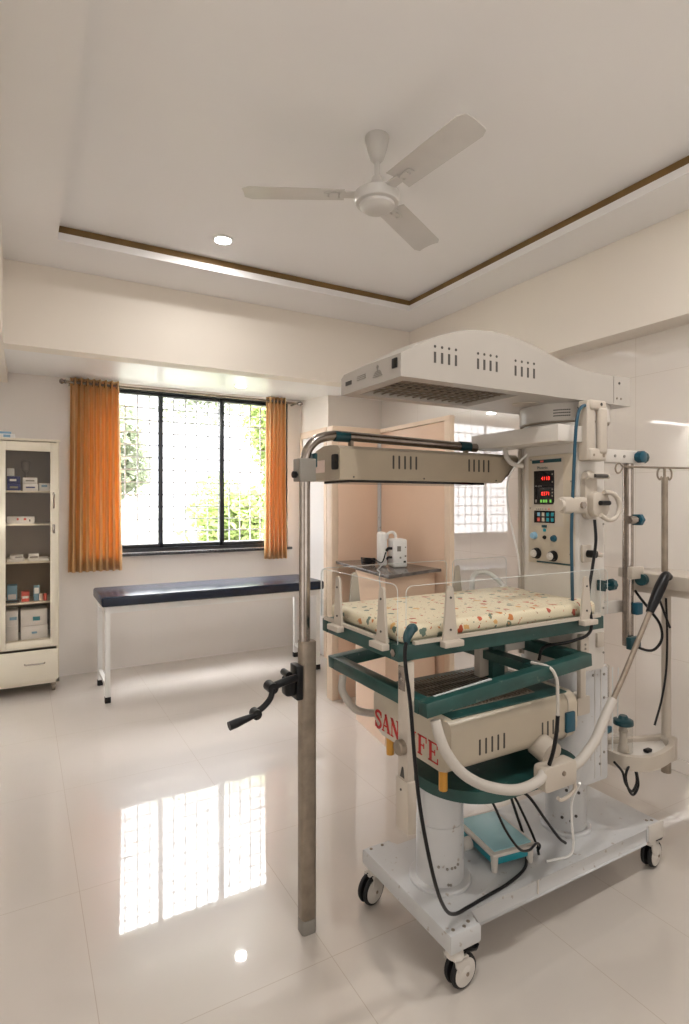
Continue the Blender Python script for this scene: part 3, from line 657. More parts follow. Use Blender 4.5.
# control panel on the face turned to the bed
px = 1.775
pn = B('control_panel', px-.012, px, 1.43, 1.645, 1.285, 1.705, 'cream', W, .004)
B('display_bezel', px-.014, px-.012, 1.475, 1.625, 1.43, 1.695, 'plast', pn, .001)
B('name_strip', px-.016, px-.0135, 1.482, 1.622, 1.675, 1.688, 'dteal', pn)
B('strip_mark', px-.0175, px-.0155, 1.565, 1.58, 1.678, 1.685, 'redp', pn)
sr = B('display', px-.017, px-.0135, 1.515, 1.612, 1.515, 1.645, 'screen', pn, .001)
R_, U_ = (0, -1, 0), (0, 0, 1); DY, DZ = -.024, -.020
text('digits', '4118', .021, (px-.0175, 1.575, 1.608), R_, U_, 'led', sr, ext=.0003)
text('digits', '0371', .021, (px-.0175, 1.575, 1.549), R_, U_, 'led', sr, ext=.0003)
for yy in (1.60, 1.575, 1.562, 1.55, 1.53):
    B('indicator', px-.0180, px-.0168, yy-.004, yy+.004, 1.522, 1.533, 'ledg' if yy < 1.6 else 'greyink', sr)
for zz in (1.560, 1.548, 1.572, 1.60, 1.63): B('indicator', px-.0180, px-.0168, 1.519, 1.524, zz-.003, zz+.003, 'greyink', sr)
text('legend', 'AIR SKIN', .009, (px-.0175, 1.607, 1.583), R_, U_, 'greyink', sr, ext=.0003)
kp = B('keypad', px-.016, px-.0135, 1.512, 1.612, 1.443, 1.490, 'screen', pn, .001)
for i, mm in enumerate(('bxb', 'cream', 'scaleb', 'scaleb')):
    for j in range(2):
        B('key', px-.0175, px-.0155, 1.594-.022*i-.012, 1.594-.022*i, 1.449+.020*j, 1.463+.020*j, mm if not (i == 0 and j == 0) else 'redp', kp)
for yy in (1.60, 1.59, 1.58, 1.57, 1.555, 1.54): B('caption_mark', px-.0150, px-.0138, yy-.003, yy+.003, 1.494, 1.499, 'greyink' if yy > 1.55 else 'redp', pn)
text('maker_name', 'Phoenix', .016, (px-.0145, 1.598, 1.652), R_, U_, 'dteal', pn, ext=.0003)
B('caption_mark', px-.0150, px-.0138, 1.55, 1.575, 1.425, 1.435, 'dteal', pn)
def knob(y, z, r, m, dep, capm=None, nm='knob'):
    bm = bm_new(); lathe(bm, (px-.012, y, z), (-1, 0, 0), [(r*1.1, 0), (r*1.1, .003), (r, .004), (r*.9, dep), (r*.8, dep+.002)], 22); k = obj(nm, bm, m, pn)
    if capm:
        bm = bm_new(); lathe(bm, (px-.012-dep-.0005, y, z), (-1, 0, 0), [(r*.8, 0), (r*.72, .005), (r*.3, .006), (r*.25, .009)], 22); obj('knob_cap', bm, capm, k)
knob(1.612, 1.392, .013, 'bxb', .014); knob(1.517, 1.385, .012, 'teal', .010); knob(1.562, 1.387, .007, 'black', .005); knob(1.562, 1.415, .006, 'scaleb', .003)
knob(1.600, 1.323, .020, 'black', .018, 'greyc'); knob(1.520, 1.318, .019, 'black', .018, 'greyc')
B('lower_stripe', px-.014, px-.0115, 1.435, 1.60, 1.288, 1.294, 'dteal', pn)
for yy, z in ((1.63, 1.69), (1.44, 1.60), (1.633, 1.50), (1.443, 1.33)): CY('screw', (px-.012, yy, z), (px-.0145, yy, z), .0035, 'greyink', pn, n=8)
for _o in [pn]+list(pn.children_recursive):
    if _o is pn: _o.location = (_o.location.x, _o.location.y+DY, _o.location.z+DZ)
# rear guide rails seen left of the column
for yy in (1.70, 1.725): CY('guide_rail', (1.83, yy, .87), (1.83, yy, 1.80), .011, 'plast', W, n=12)
# collar tray round the column
bm = bm_new(); box(bm, 1.655, 1.79, 1.385, 1.835, 1.722, 1.782, .004); obj('collar_tray', bm, 'greyc', W)
TU('grab_handle', [(1.735, 1.72, 1.722), (1.738, 1.71, 1.685), (1.75, 1.69, 1.66), (1.78, 1.66, 1.65)], .010, 'greyc', W)
# swivel head and canopy
hx_, hy_ = 1.915, 1.575
bm = bm_new(); lathe(bm, (hx_, hy_, 1.78), (0, 0, 1), [(.150, 0), (.160, .004), (.160, .030), (.172, .034), (.172, .105)], 48); sw = obj('swivel_head', bm, 'greyc', W)
bm = bm_new(); lathe(bm, (hx_, hy_, 1.806), (0, 0, 1), [(.163, 0), (.168, .002), (.168, .006), (.163, .008)], 48); obj('ring_groove', bm, 'cabin', sw)
bm = bm_new()
for row in range(3):
    for k in range(5):
        a = -2.15+k*.055; p = Vector((hx_+.172*math.cos(a), hy_+.172*math.sin(a), 1.858-row*.012)); n_ = Vector((math.cos(a), math.sin(a), 0)); cyl(bm, p-n_*.001, p+n_*.0012, .0035, n=8)
obj('printed_legend', bm, 'ink', sw); bm = bm_new()
for row in range(3):
    for k in range(9):
        a = -2.65+k*.04; p = Vector((hx_+.172*math.cos(a), hy_+.172*math.sin(a), 1.853-row*.011)); n_ = Vector((math.cos(a), math.sin(a), 0)); t_ = Vector((-n_.y, n_.x, 0)); bar(bm, p-t_*.0028, p+t_*.0028, .002, .004)
obj('printed_legend', bm, 'ink', sw)
# canopy: lofted sheet steel hood
prof = [(.987, 1.950), (1.039, 1.977), (1.097, 2.006), (1.15, 2.027), (1.20, 2.043), (1.25, 2.056), (1.30, 2.064), (1.36, 2.068), (1.43, 2.064), (1.50, 2.056), (1.58, 2.040), (1.66, 2.020), (1.737, 2.003), (1.82, 1.992), (1.905, 1.988), (2.0, 1.990), (2.087, 1.993)]
y0, y1 = 1.40, 1.765; zb = 1.880; secs = []
for x, zt in prof:
    dz = min(1, (x-.987)/.25)
    secs.append([(x, y0, zb), (x, y0, zt), (x, y0+.02, zt+.006*dz), (x, (y0+y1)/2, zt+.012*dz+.004), (x, y1-.02, zt+.004*dz), (x, y1, zt-.012*(1-dz)), (x, y1, zb)])
bm = bm_new(); V = [[bm.verts.new(p) for p in s] for s in secs]
for a, b_ in zip(V, V[1:]):
    for j in range(6): bm.faces.new((a[j], a[j+1], b_[j+1], b_[j]))
bm.faces.new(V[0]); bm.faces.new(V[-1][::-1])
# underside with rectangular opening for the heater
xo0, xo1, yo0, yo1 = 1.03, 1.53, 1.45, 1.715
g = lambda x, y, z=zb: bm.verts.new((x, y, z))
a = [g(.987, y0), g(2.087, y0), g(2.087, y1), g(.987, y1)]; b_ = [g(xo0, yo0), g(xo1, yo0), g(xo1, yo1), g(xo0, yo1)]; c_ = [g(xo0+.01, yo0+.01, zb+.045), g(xo1-.01, yo0+.01, zb+.045), g(xo1-.01, yo1-.01, zb+.045), g(xo0+.01, yo1-.01, zb+.045)]
for i in range(4): bm.faces.new((a[i], a[(i+1) % 4], b_[(i+1) % 4], b_[i])); bm.faces.new((b_[i], b_[(i+1) % 4], c_[(i+1) % 4], c_[i]))
bm.faces.new(c_)
bmesh.ops.remove_doubles(bm, verts=bm.verts[:], dist=.0002)
hood = obj('canopy', bm, 'hood', W)
for (u0, u1, n) in ((1.116, 1.20, 4), (1.293, 1.375, 4), (1.462, 1.551, 4)):
    for i in range(n):
        x = u0+(u1-u0)*i/(n-1)
        zt = 1.965 if u0 < 1.2 else 1.966 if u0 < 1.4 else 1.963
        B('vent_slot', x-.0042, x+.0042, y0-.0008, y0+.002, zt-.030, zt+.004, 'ink', hood); CY('vent_hole', (x, y0-.0008, zt+.021), (x, y0+.002, zt+.021), .0045, 'ink', hood, n=10)
bm = bm_new(); gx = xo0+.02
while gx < xo1-.01:
    bar(bm, (gx, yo0+.012, zb+.008), (gx, yo1-.012, zb+.008), .0035, .004); gx += .034
gy = yo0+.02
while gy < yo1-.01:
    bar(bm, (xo0+.012, gy, zb+.012), (xo1-.012, gy, zb+.012), .0035, .004); gy += .030
obj('heater_guard', bm, 'dull', hood)
bm = bm_new(); box(bm, xo0+.012, xo1-.012, yo0+.012, yo1-.012, zb+.034, zb+.044); obj('heater_plate', bm, 'screen', hood)
for yy in (1.53, 1.635): CY('heater_tube', (xo0+.02, yy, zb+.024), (xo1-.02, yy, zb+.024), .009, 'chrome', hood, n=10)
bm = bm_new(); lathe(bm, (1.68, 1.56, zb+.0002), (0, 0, -1), [(.050, 0), (.048, .004), (.038, .005)], 30); obj('spot_lamp', bm, 'plast', hood)
# end face marks
ex = .987
text('maker_plate', '■■■■', .012, (ex-.0008, 1.735, 1.918), R_, U_, 'ink', hood, ext=.0003) if False else None
B('maker_plate', ex-.0015, ex+.001, 1.692, 1.732, 1.908, 1.922, 'ink', hood)
for k in range(3): B('printed_line', ex-.0012, ex+.001, 1.60, 1.655, 1.912+.006*k, 1.9145+.006*k, 'greyink', hood)
bm = bm_new()
for k in range(4): box(bm, ex-.0012, ex+.001, 1.50+.004*k, 1.555-.004*k, 1.903+.005*k, 1.9055+.005*k)
cyl(bm, (ex-.0012, 1.528, 1.933), (ex+.001, 1.528, 1.933), .006, n=12); box(bm, ex-.0012, ex+.001, 1.525, 1.531, 1.92, 1.94)
obj('printed_emblem', bm, 'greyink', hood)
B('power_switch', ex-.005, ex+.001, 1.417, 1.443, 1.910, 1.940, 'black', hood, .002)
CY('screw', (2.02, y0-.002, 1.965), (2.02, y0+.001, 1.965), .005, 'ink', hood, n=10)
for x in (2.005, 2.03): CY('screw', (x, y0-.002, 1.905), (x, y0+.001, 1.905), .004, 'dull', hood, n=10)
B('end_joint', 1.985, 1.987, y0-.001, y0+.001, 1.885, 1.988, 'greyink', hood)

# --- bed frame (upper green frame), clips and clear walls
X0, X1, Y0, Y1 = .93, 1.83, 1.33, 1.80
bm = bm_new(); zz = 1.070
for yy in (Y0+.02, Y1-.02): bar(bm, (X0, yy, zz), (X1, yy, zz), .04, .045, .002)
for xx in (X0+.02, X1-.02): bar(bm, (xx, Y0+.04, zz), (xx, Y1-.04, zz), .04, .045, .002)
bed = obj('bed_frame', bm, 'green', W)
bm = bm_new(); box(bm, X0+.03, X1-.03, Y0+.03, Y1-.03, 1.070, 1.0905); obj('bed_deck', bm, 'green', bed)
bm = bm_new()
bar(bm, (X0+.05, Y0-.004, 1.098), (X1-.03, Y0-.004, 1.098), .014, .010); bar(bm, (X0-.004, Y0+.05, 1.098), (X0-.004, Y1-.03, 1.098), .014, .010)
obj('side_rail_channel', bm, 'plast', bed)
CY('corner_bolt', (X0-.004, Y0+.025, 1.070), (X0+.002, Y0+.025, 1.070), .012, 'chrome', bed, n=6)
def clip(x, y, ang, h=.165):
    R3 = Matrix.Rotation(ang, 3, 'Z'); c0 = Vector((x, y, 1.090))
    pts = [(-.028, 0), (.028, 0), (.024, .03), (.012, h-.012), (.008, h-.003), (0, h), (-.008, h-.003), (-.012, h-.012), (-.024, .03)]
    bm = bm_new(); A = [bm.verts.new(c0+R3 @ Vector((a, -.005, z))) for a, z in pts]; D = [bm.verts.new(c0+R3 @ Vector((a, .003, z))) for a, z in pts]
    bm.faces.new(A); bm.faces.new(D[::-1])
    for i in range(len(pts)): bm.faces.new((A[i], D[i], D[(i+1) % len(pts)], A[(i+1) % len(pts)]))
    foot = [c0+R3 @ Vector(p) for p in ((-.038, -.024, -.012), (.038, -.024, -.012))]
    bar(bm, c0+R3 @ Vector((-.036, -.012, -.004)), c0+R3 @ Vector((.036, -.012, -.004)), .026, .018, .002)
    c = obj('panel_clip', bm, 'plast', bed)
    for z in (.035, h-.035): CY('rivet', c0+R3 @ Vector((0, -.0045, z)), c0+R3 @ Vector((0, -.0075, z)), .0035, 'ink', c, n=8)
clip(1.105, Y0-.012, 0); clip(1.715, Y0-.012, 0, .155)
clip(X0-.012, 1.395, -PI/2); clip(X0-.012, 1.66, -PI/2)
clip(1.07, Y1+.012, PI, .155); clip(1.56, Y1+.012, PI, .155)
def sheet(p, q, z0, z1, label=None):
    """clear acrylic side wall with rounded upper corners and a bright cut edge"""
    p, q = Vector((p[0], p[1], 0)), Vector((q[0], q[1], 0)); d = (q-p); L = d.length; d.normalize(); s = Vector((-d.y, d.x, 0))*.0025
    pts = [(0, z0), (L, z0)]+[(L-.02+.02*math.cos(t), z1-.02+.02*math.sin(t)) for t in (0, .5, 1.05, PI/2)]+[(.02-.02*math.sin(t), z1-.02+.02*math.cos(t)) for t in (0, .5, 1.05, PI/2)]
    bm = bm_new(); A = [bm.verts.new(p+d*a+Vector((0, 0, z))+s) for a, z in pts]; D = [bm.verts.new(p+d*a+Vector((0, 0, z))-s) for a, z in pts]
    bm.faces.new(A); bm.faces.new(D[::-1]); n = len(pts)
    for i in range(n): bm.faces.new((A[i], D[i], D[(i+1) % n], A[(i+1) % n]))
    o = obj('side_wall', bm, 'acryl', bed)
    bm = bm_new(); tube(bm, [p+d*a+Vector((0, 0, z)) for a, z in pts[1:]+pts[:1]], .0011, 6, smooth=False); obj('cut_edge', bm, 'acedge', o)
sheet((X0+.02, Y0-.008), (X1+.01, Y0-.008), 1.10, 1.263); sheet((X0-.006, Y0-.004), (X0-.006, Y1), 1.10, 1.268)
sheet((X0, Y1+.006), (1.50, Y1+.006), 1.10, 1.268); sheet((1.53, Y1+.006), (X1, Y1+.006), 1.10, 1.268); sheet((X1+.008, Y0+.02), (X1+.008, 1.39), 1.10, 1.258)
# bed support post and arms to the column
bm = bm_new(); box(bm, 1.485, 1.545, 1.53, 1.60, .86, 1.05, .004); obj('support_post', bm, 'green', W)
bm = bm_new(); box(bm, 1.545, 1.775, 1.525, 1.605, .955, 1.005, .004); obj('support_arm', bm, 'greyc', W)
B('tilt_bracket', 1.44, 1.484, 1.55, 1.58, .87, 1.03, 'plast', W, .003)
B('tilt_bracket', 1.546, 1.58, 1.55, 1.58, .87, .954, 'plast', W, .003)
# --- lower tilted frame
def lz(x): return .920+(x-1.0)*.075
bm = bm_new(); a0, a1, b0, b1 = 1.0, 1.66, 1.285, 1.83
for yy in (b0, b1): bar(bm, (a0-.02, yy, lz(a0)), (a1+.02, yy, lz(a1)), .040, .042, .002)
for xx in (a0, a1): bar(bm, (xx, b0+.02, lz(xx)), (xx, b1-.02, lz(xx)), .040, .042, .002)
lf = obj('cassette_frame', bm, 'green', W)
bm = bm_new(); bar(bm, (1.48, b0+.02, lz(1.48)-.004), (1.48, b1-.02, lz(1.48)-.004), .05, .03); obj('cross_member', bm, 'green', lf)
bm = bm_new(); bar(bm, (a0+.03, b0+.012, lz(a0)+.0235), (1.25, b0+.012, lz(1.23)+.0235), .008, .004); obj('edge_strip', bm, 'acedge', lf)
# --- bracket post with knob
bm = bm_new(); box(bm, .955, .980, 1.322, 1.370, .700, 1.045, .003); box(bm, .951, .982, 1.316, 1.376, .555, .705, .004); bp_ = obj('bracket_post', bm, 'plast', W)
bm = bm_new(); lathe(bm, (.955, 1.345, .798), (-1, 0, 0), [(.022, 0), (.022, .016), (.019, .020), (.006, .021)], 24); obj('clamp_knob', bm, 'dull', bp_)
bm = bm_new(); prism(bm, [(1.337, .71), (1.357, .71), (1.348, .74), (1.342, .74)], .9535, .956, 'yz'); obj('printed_arrow', bm, 'ink', bp_)
CY('screw', (.9515, 1.348, .675), (.949, 1.348, .675), .0035, 'ink', bp_, n=8)
bm = bm_new(); box(bm, .952, .956, 1.333, 1.363, .96, 1.03, .001); obj('slot_plate', bm, 'chrome', bp_)
# --- green platform on the front column
bm = bm_new(); prism(bm, rrect(1.145, 1.73, 1.315, 1.72, (.05, .19, .19, .10), 12), .560, .598, 'xy', .005); pf = obj('platform', bm, 'green', W)
bm = bm_new(); prism(bm, [(1.60, .598), (1.775, .598), (1.775, .80), (1.735, .80)], 1.50, 1.60, 'xz'); obj('platform_bracket', bm, 'green', pf)
for x in (1.60, 1.66): CY('bolt_head', (x, 1.35, .598), (x, 1.35, .604), .006, 'black', pf, n=6)
# --- bumper hoses
TU('bumper_hose', [(1.0, 1.775, .885), (.99, 1.765, .84), (1.01, 1.765, .80), (1.05, 1.775, .755), (1.10, 1.785, .73), (1.16, 1.79, .715)], .0135, 'hose', W, 14)
TU('bumper_hose', [(1.015, 1.272, .888), (1.02, 1.262, .85), (1.045, 1.255, .79), (1.10, 1.25, .725), (1.19, 1.25, .668), (1.31, 1.25, .628), (1.42, 1.265, .622), (1.47, 1.285, .635)], .0155, 'hose', W, 16)
bm = bm_new(); prism(bm, rrect(1.45, 1.60, .572, .652, .014, 4), 1.262, 1.312, 'xz', .004); hb = obj('hose_bracket', bm, 'plast', W)
bm = bm_new(); cyl(bm, (1.525, 1.30, .668), (1.525, 1.365, .685), .042, n=24); obj('hose_reel', bm, 'plast', hb)
CY('screw', (1.535, 1.262, .62), (1.535, 1.258, .62), .008, 'dull', hb, n=10)
TU('drip_hook', [(1.60, 1.275, .578), (1.60, 1.272, .55), (1.57, 1.27, .535), (1.53, 1.268, .532), (1.515, 1.268, .542)], .006, 'plast', hb, 8)
bm = bm_new(); tube(bm, [(1.595, 1.29, .61), (1.66, 1.295, .622), (1.74, 1.30, .67), (1.80, 1.31, .725), (1.862, 1.315, .79)], .0165, 14); obj('bumper_hose', bm, 'hose', W)
TU('push_rod', [(1.855, 1.315, .78), (1.95, 1.318, .895), (2.05, 1.32, 1.03), (2.10, 1.32, 1.098)], .0095, 'dull', W, 12)
TU('rod_grip', [(2.088, 1.32, 1.082), (2.125, 1.32, 1.133), (2.165, 1.32, 1.185), (2.20, 1.325, 1.215), (2.235, 1.335, 1.207)], lambda u: .019*(.75+.35*math.sin(min(1, u*1.3)*PI*.9)), 'black', W, 14)
# white control arm right of the frame
bm = bm_new(); box(bm, 1.735, 1.765, 1.352, 1.372, .80, 1.03, .006, 2); pa = obj('pendant_arm', bm, 'plast', W)
bm = bm_new(); box(bm, 1.728, 1.772, 1.346, 1.354, .93, 1.02, .003); obj('pendant_face', bm, 'plast', pa)
for z in (.95, .965, .98, .995): CY('button', (1.750, 1.346, z), (1.750, 1.343, z), .004, 'greyink', pa, n=8)
bm = bm_new(); prism(bm, rrect(1.735, 1.80, .735, .80, .006, 3), 1.365, 1.42, 'xz'); obj('arm_foot', bm, 'plast', pa)
TU('stub_knob', [(1.69, 1.42, .80), (1.69, 1.37, .80)], .013, 'greyc', W, 12)
CY('star_knob', (1.69, 1.372, .80), (1.69, 1.360, .80), .024, 'greyink', W, n=5)
# clamps, cord holder and valve fittings on the column front
cf = 1.405
bm = bm_new(); box(bm, 1.785, 1.83, cf-.042, cf, 1.655, 1.875, .006, 3); box(bm, 1.84, 1.885, cf-.055, cf-.03, 1.68, 1.85, .010, 3); box(bm, 1.79, 1.885, cf-.05, cf, 1.655, 1.70, .008, 3); box(bm, 1.795, 1.885, cf-.05, cf, 1.84, 1.878, .01, 3)
hh = obj('handset_holder', bm, 'plast', W)
CY('hole', (1.852, cf-.051, 1.862), (1.852, cf-.049, 1.862), .006, 'ink', hh, n=12); CY('hole', (1.81, cf-.051, 1.675), (1.81, cf-.049, 1.675), .005, 'dull', hh, n=12); CY('hole', (1.865, cf-.051, 1.675), (1.865, cf-.049, 1.675), .007, 'dull', hh, n=12)
bm = bm_new(); bar(bm, (1.80, cf-.03, 1.60), (1.90, cf-.03, 1.60), .018, .022, .004); cyl(bm, (1.785, cf-.03, 1.60), (1.80, cf-.03, 1.60), .014, n=14); cyl(bm, (1.90, cf-.03, 1.60), (1.915, cf-.03, 1.60), .010, n=14)
f1 = obj('clamp_fitting', bm, 'plast', W); CY('clamp_screw', (1.825, cf-.042, 1.60), (1.895, cf-.042, 1.60), .007, 'ink', f1, n=10)
bm = bm_new(); prism(bm, rrect(1.80, 1.865, 1.44, 1.62, .03, 6), cf-.022, cf, 'xz', .004); prism(bm, rrect(1.81, 1.90, 1.45, 1.54, .025, 6), cf-.048, cf-.02, 'xz', .006); f2 = obj('valve_body', bm, 'plast', W)
CY('valve_screw', (1.835, cf-.058, 1.50), (1.885, cf-.058, 1.50), .009, 'black', f2, n=10)
TU('loop_handle', [(1.84, cf-.055, 1.455), (1.88, cf-.06, 1.437), (1.92, cf-.06, 1.447), (1.94, cf-.06, 1.48), (1.93, cf-.06, 1.515), (1.90, cf-.06, 1.535), (1.86, cf-.055, 1.54)], .0085, 'plast', W, 12)
bm = bm_new(); box(bm, 1.66, 1.79, 1.362, 1.395, 1.462, 1.522, .012, 3); f3 = obj('pole_clamp', bm, 'plast', W)
CY('clamp_screw', (1.755, 1.362, 1.492), (1.755, 1.352, 1.492), .012, 'chrome', f3, n=14); CY('clamp_screw', (1.648, 1.378, 1.492), (1.662, 1.378, 1.492), .022, 'plast', f3, n=18)
bm = bm_new(); box(bm, 1.80, 1.85, cf-.012, cf, 1.28, 1.345, .004); f4 = obj('outlet_plate', bm, 'plast', W)
TU('outlet_plug', [(1.825, cf-.012, 1.312), (1.83, cf-.045, 1.312)], .014, 'black', f4, 12); TU('outlet_nozzle', [(1.845, cf-.03, 1.31), (1.878, cf-.03, 1.305)], .008, 'plast', f4, 10)
bm = bm_new(); bar(bm, (1.895, cf-.035, 1.19), (1.895, cf-.002, 1.19), .008, .04); obj('hinge_plate', bm, 'dteal', W)
bm = bm_new(); cyl(bm, (1.875, cf-.045, 1.195), (1.94, cf-.045, 1.195), .007, n=10); cyl(bm, (1.905, cf-.045, 1.195), (1.925, cf-.045, 1.195), .022, n=8); obj('wing_knob', bm, 'dteal', W)
# screws on the upper column
for x, z in ((1.81, 1.745), (1.93, 1.60), (1.93, 1.42), (1.93, 1.10), (1.93, .93), (1.82, .92)): CY('screw', (x, cf+.001, z), (x, cf-.003, z), .004, 'greyink', ub, n=8)
B('hook_plate', 1.885, 1.925, cf-.010, cf+.001, .955, 1.01, 'plast', W, .003)
# right-hand bracket arm and chrome accessory pole
bm = bm_new(); box(bm, 1.94, 2.30, 1.475, 1.525, 1.665, 1.718, .003); ra = obj('bracket_arm', bm, 'greyc', W)
for x in (2.03, 2.10, 2.16): CY('screw', (x, 1.476, 1.692), (x, 1.472, 1.692), .006, 'greyink', ra, n=10)
bm = bm_new(); box(bm, 1.92, 1.97, 1.43, 1.475, 1.70, 1.78, .004); obj('socket_plate', bm, 'greyc', W)
bm = bm_new(); lathe(bm, (2.245, 1.475, 1.692), (0, -1, 0), [(.020, 0), (.020, .006), (.025, .008), (.025, .03), (.018, .034)], 10); obj('arm_knob', bm, 'teal', W)
bm = bm_new(); lathe(bm, (2.30, 1.50, 1.695), (1, 0, 0), [(.012, 0), (.012, .010), (.026, .012), (.026, .032), (.02, .036)], 10); obj('arm_knob', bm, 'dteal', W)
bm = bm_new(); cyl(bm, (2.222, 1.50, .90), (2.222, 1.50, 1.664), .022, n=28); obj('accessory_pole', bm, 'chrome', W)
CY('pole_clamp_screw', (2.185, 1.47, 1.43), (2.235, 1.47, 1.43), .016, 'chrome', W, n=14)
bm = bm_new(); lathe(bm, (2.235, 1.470, 1.43), (1, 0, 0), [(.012, 0), (.026, .003), (.026, .022), (.018, .026)], 6); obj('pole_clamp_knob', bm, 'teal', W)
bm = bm_new(); box(bm, 2.185, 2.262, 1.455, 1.478, 1.185, 1.235, .003); obj('pole_clamp', bm, 'plast', W)
bm = bm_new(); box(bm, 1.955, 2.235, 1.530, 1.555, 1.035, 1.085, .003); obj('bracket_arm', bm, 'greyc', W)
bm = bm_new(); box(bm, 2.215, 2.255, 1.452, 1.478, 1.035, 1.085, .006); obj('pole_clamp_knob', bm, 'teal', W)
bm = bm_new(); box(bm, 2.175, 2.245, 1.455, 1.478, .895, .945, .004); obj('pole_end_clamp', bm, 'dteal', W)
# IV pole
ix, iy = 2.40, 1.45
bm = bm_new(); cyl(bm, (ix, iy, 1.15), (ix, iy, 1.61), .013, n=16); cyl(bm, (ix, iy, 1.61), (ix, iy, 1.655), .006, n=12); obj('drip_pole', bm, 'dull', W)
bm = bm_new(); tube(bm, [(2.13, 1.46, 1.648), (2.28, 1.455, 1.650), (2.66, 1.44, 1.655)], .0045, 8)
tube(bm, [(2.13, 1.46, 1.648), (2.11, 1.46, 1.660), (2.09, 1.46, 1.655), (2.082, 1.46, 1.638), (2.092, 1.46, 1.622), (2.112, 1.46, 1.625), (2.13, 1.46, 1.645)], .0035, 8)
for s in (-1, 1): tube(bm, [(ix+s*.035, 1.45, 1.650), (ix+s*.050, 1.45, 1.635), (ix+s*.050, 1.45, 1.612), (ix+s*.034, 1.45, 1.600), (ix+s*.022, 1.45, 1.612)], .004, 8)
obj('drip_hooks', bm, 'dull', W)
CY('lower_pole', (ix+.012, iy, .50), (ix+.012, iy, 1.15), .019, 'plast', W)
CY('pole_end', (ix+.010, iy, .345), (ix+.010, iy, .40), .020, 'dull', W)
# instrument tray on the pole
bm = bm_new(); prism(bm, rrect(2.27, 2.52, .95, 1.585, (.05, .06, .01, .01), 5), 1.15, 1.205, 'xy', .004); tr = obj('instrument_tray', bm, 'plast', W)
bm = bm_new(); prism(bm, rrect(2.285, 2.505, .97, 1.55, .04, 5), 1.122, 1.15, 'xy', .004); obj('tray_underside', bm, 'plast', tr)
bm = bm_new(); cyl(bm, (2.269, 1.535, 1.178), (2.262, 1.535, 1.178), .012, n=16); obj('tray_button', bm, 'dteal', tr)
bm = bm_new(); cyl(bm, (2.269, 1.462, 1.180), (2.240, 1.455, 1.180), .024, n=20); obj('tray_knob', bm, 'dteal', tr)
bm = bm_new(); box(bm, 2.22, 2.275, 1.50, 1.545, 1.185, 1.225, .004); obj('tray_mount', bm, 'plast', tr)
# lower U bracket with small shelf
bm = bm_new()
ring = [(1.96, 1.60), (2.10, 1.57), (2.28, 1.50), (2.39, 1.46), (2.40, 1.43), (2.34, 1.385), (2.22, 1.36), (2.13, 1.37), (2.075, 1.42), (2.07, 1.49)]
rp_ = spline([(a, b_, .475) for a, b_ in ring], 5); prev = None
for i, p in enumerate(rp_):
    t_ = (rp_[min(i+1, len(rp_)-1)]-rp_[max(i-1, 0)]).normalized(); n_ = Vector((-t_.y, t_.x, 0))*.011
    cur = [bm.verts.new(p+n_+Vector((0, 0, .0275))), bm.verts.new(p-n_+Vector((0, 0, .0275))), bm.verts.new(p-n_-Vector((0, 0, .0275))), bm.verts.new(p+n_-Vector((0, 0, .0275)))]
    if prev:
        for k in range(4): bm.faces.new((prev[k], prev[(k+1) % 4], cur[(k+1) % 4], cur[k]))
    else: bm.faces.new(cur)
    prev = cur
bm.faces.new(prev[::-1])
obj('shelf_loop', bm, 'plast', W)
bm = bm_new(); prism(bm, [(2.08, 1.56), (2.28, 1.49), (2.38, 1.45), (2.33, 1.40), (2.22, 1.375), (2.14, 1.38), (2.09, 1.42), (2.08, 1.49)], .478, .486, 'xy'); obj('shelf_plate', bm, 'greyc', W)
bm = bm_new(); box(bm, ix-.025, ix+.040, iy-.035, iy+.035, .40, .50, .008, 3); obj('pole_socket', bm, 'plast', W)
TU('wall_bracket', [(1.985, 1.45, .60), (2.03, 1.46, .595), (2.06, 1.47, .59)], .014, 'teal', W, 10)

# things carried by the warmer
def jar(x, y, z, r, h, label, lid, flip=False):
    t = thing('suction_jar', label, 'jar', (x, y, z))
    bm = bm_new(); pr_ = [(r*.8, 0), (r, .008), (r, h*.8), (r*.98, h)]
    lathe(bm, (x, y, z), (0, 0, 1), pr_, 28); obj('jar_body', bm, 'jar', t)
    bm = bm_new(); lathe(bm, (x, y, z+h), (0, 0, 1), [(r*1.05, 0), (r*1.08, .006), (r*1.05, .018), (r*.6, .024), (r*.4, .036)], 24); obj('lid', bm, lid, t)
    return t
j = jar(2.125, 1.455, .4875, .036, .115, 'clear jar with dark teal cap on the low shelf of the warmer', 'dteal')
bm = bm_new(); lathe(bm, (2.125, 1.455, .492), (0, 0, 1), [(.022, 0), (.020, .02), (.016, .03), (.016, .08), (.020, .085), (.012, .1)], 18); obj('inner_float', bm, 'plast', j)
jar(2.36, 1.12, .995, .055, .105, 'clear rounded suction jar hanging under the instrument tray', 'dull')
bm = bm_new(); tube(bm, [(2.035, 1.44, .52), (2.035, 1.44, .85)], .0025, 6, smooth=False); tube(bm, [(2.11, 1.47, .62), (2.115, 1.47, .83)], .0025, 6, smooth=False)
gj = obj('glass_tube_frame', bm, 'acedge', W)
bm = bm_new(); cyl(bm, (2.04, 1.52, .65), (2.04, 1.52, .84), .052, n=28, cap=False); ob = obj('oxygen_cylinder_sleeve', bm, 'jar', W)
ob.modifiers.new('thick', 'SOLIDIFY').thickness = .003
BR('sleeve_stay', (2.005, 1.50, .60), (2.005, 1.50, .86), .012, .012, 'plast', W)
o = B('small_clip', 2.20, 2.235, 1.40, 1.42, .4872, .500, 'black', None, .004); tag(o, 'small black clip lying on the low shelf beside the jar', 'clip')

# mattress
bm = bm_new(); box(bm, .95, 1.815, 1.345, 1.785, 1.0915, 1.146, .020, 4)
tag(obj('mattress', bm, 'print'), 'cream infant mattress printed with small orange and green figures', 'mattress')

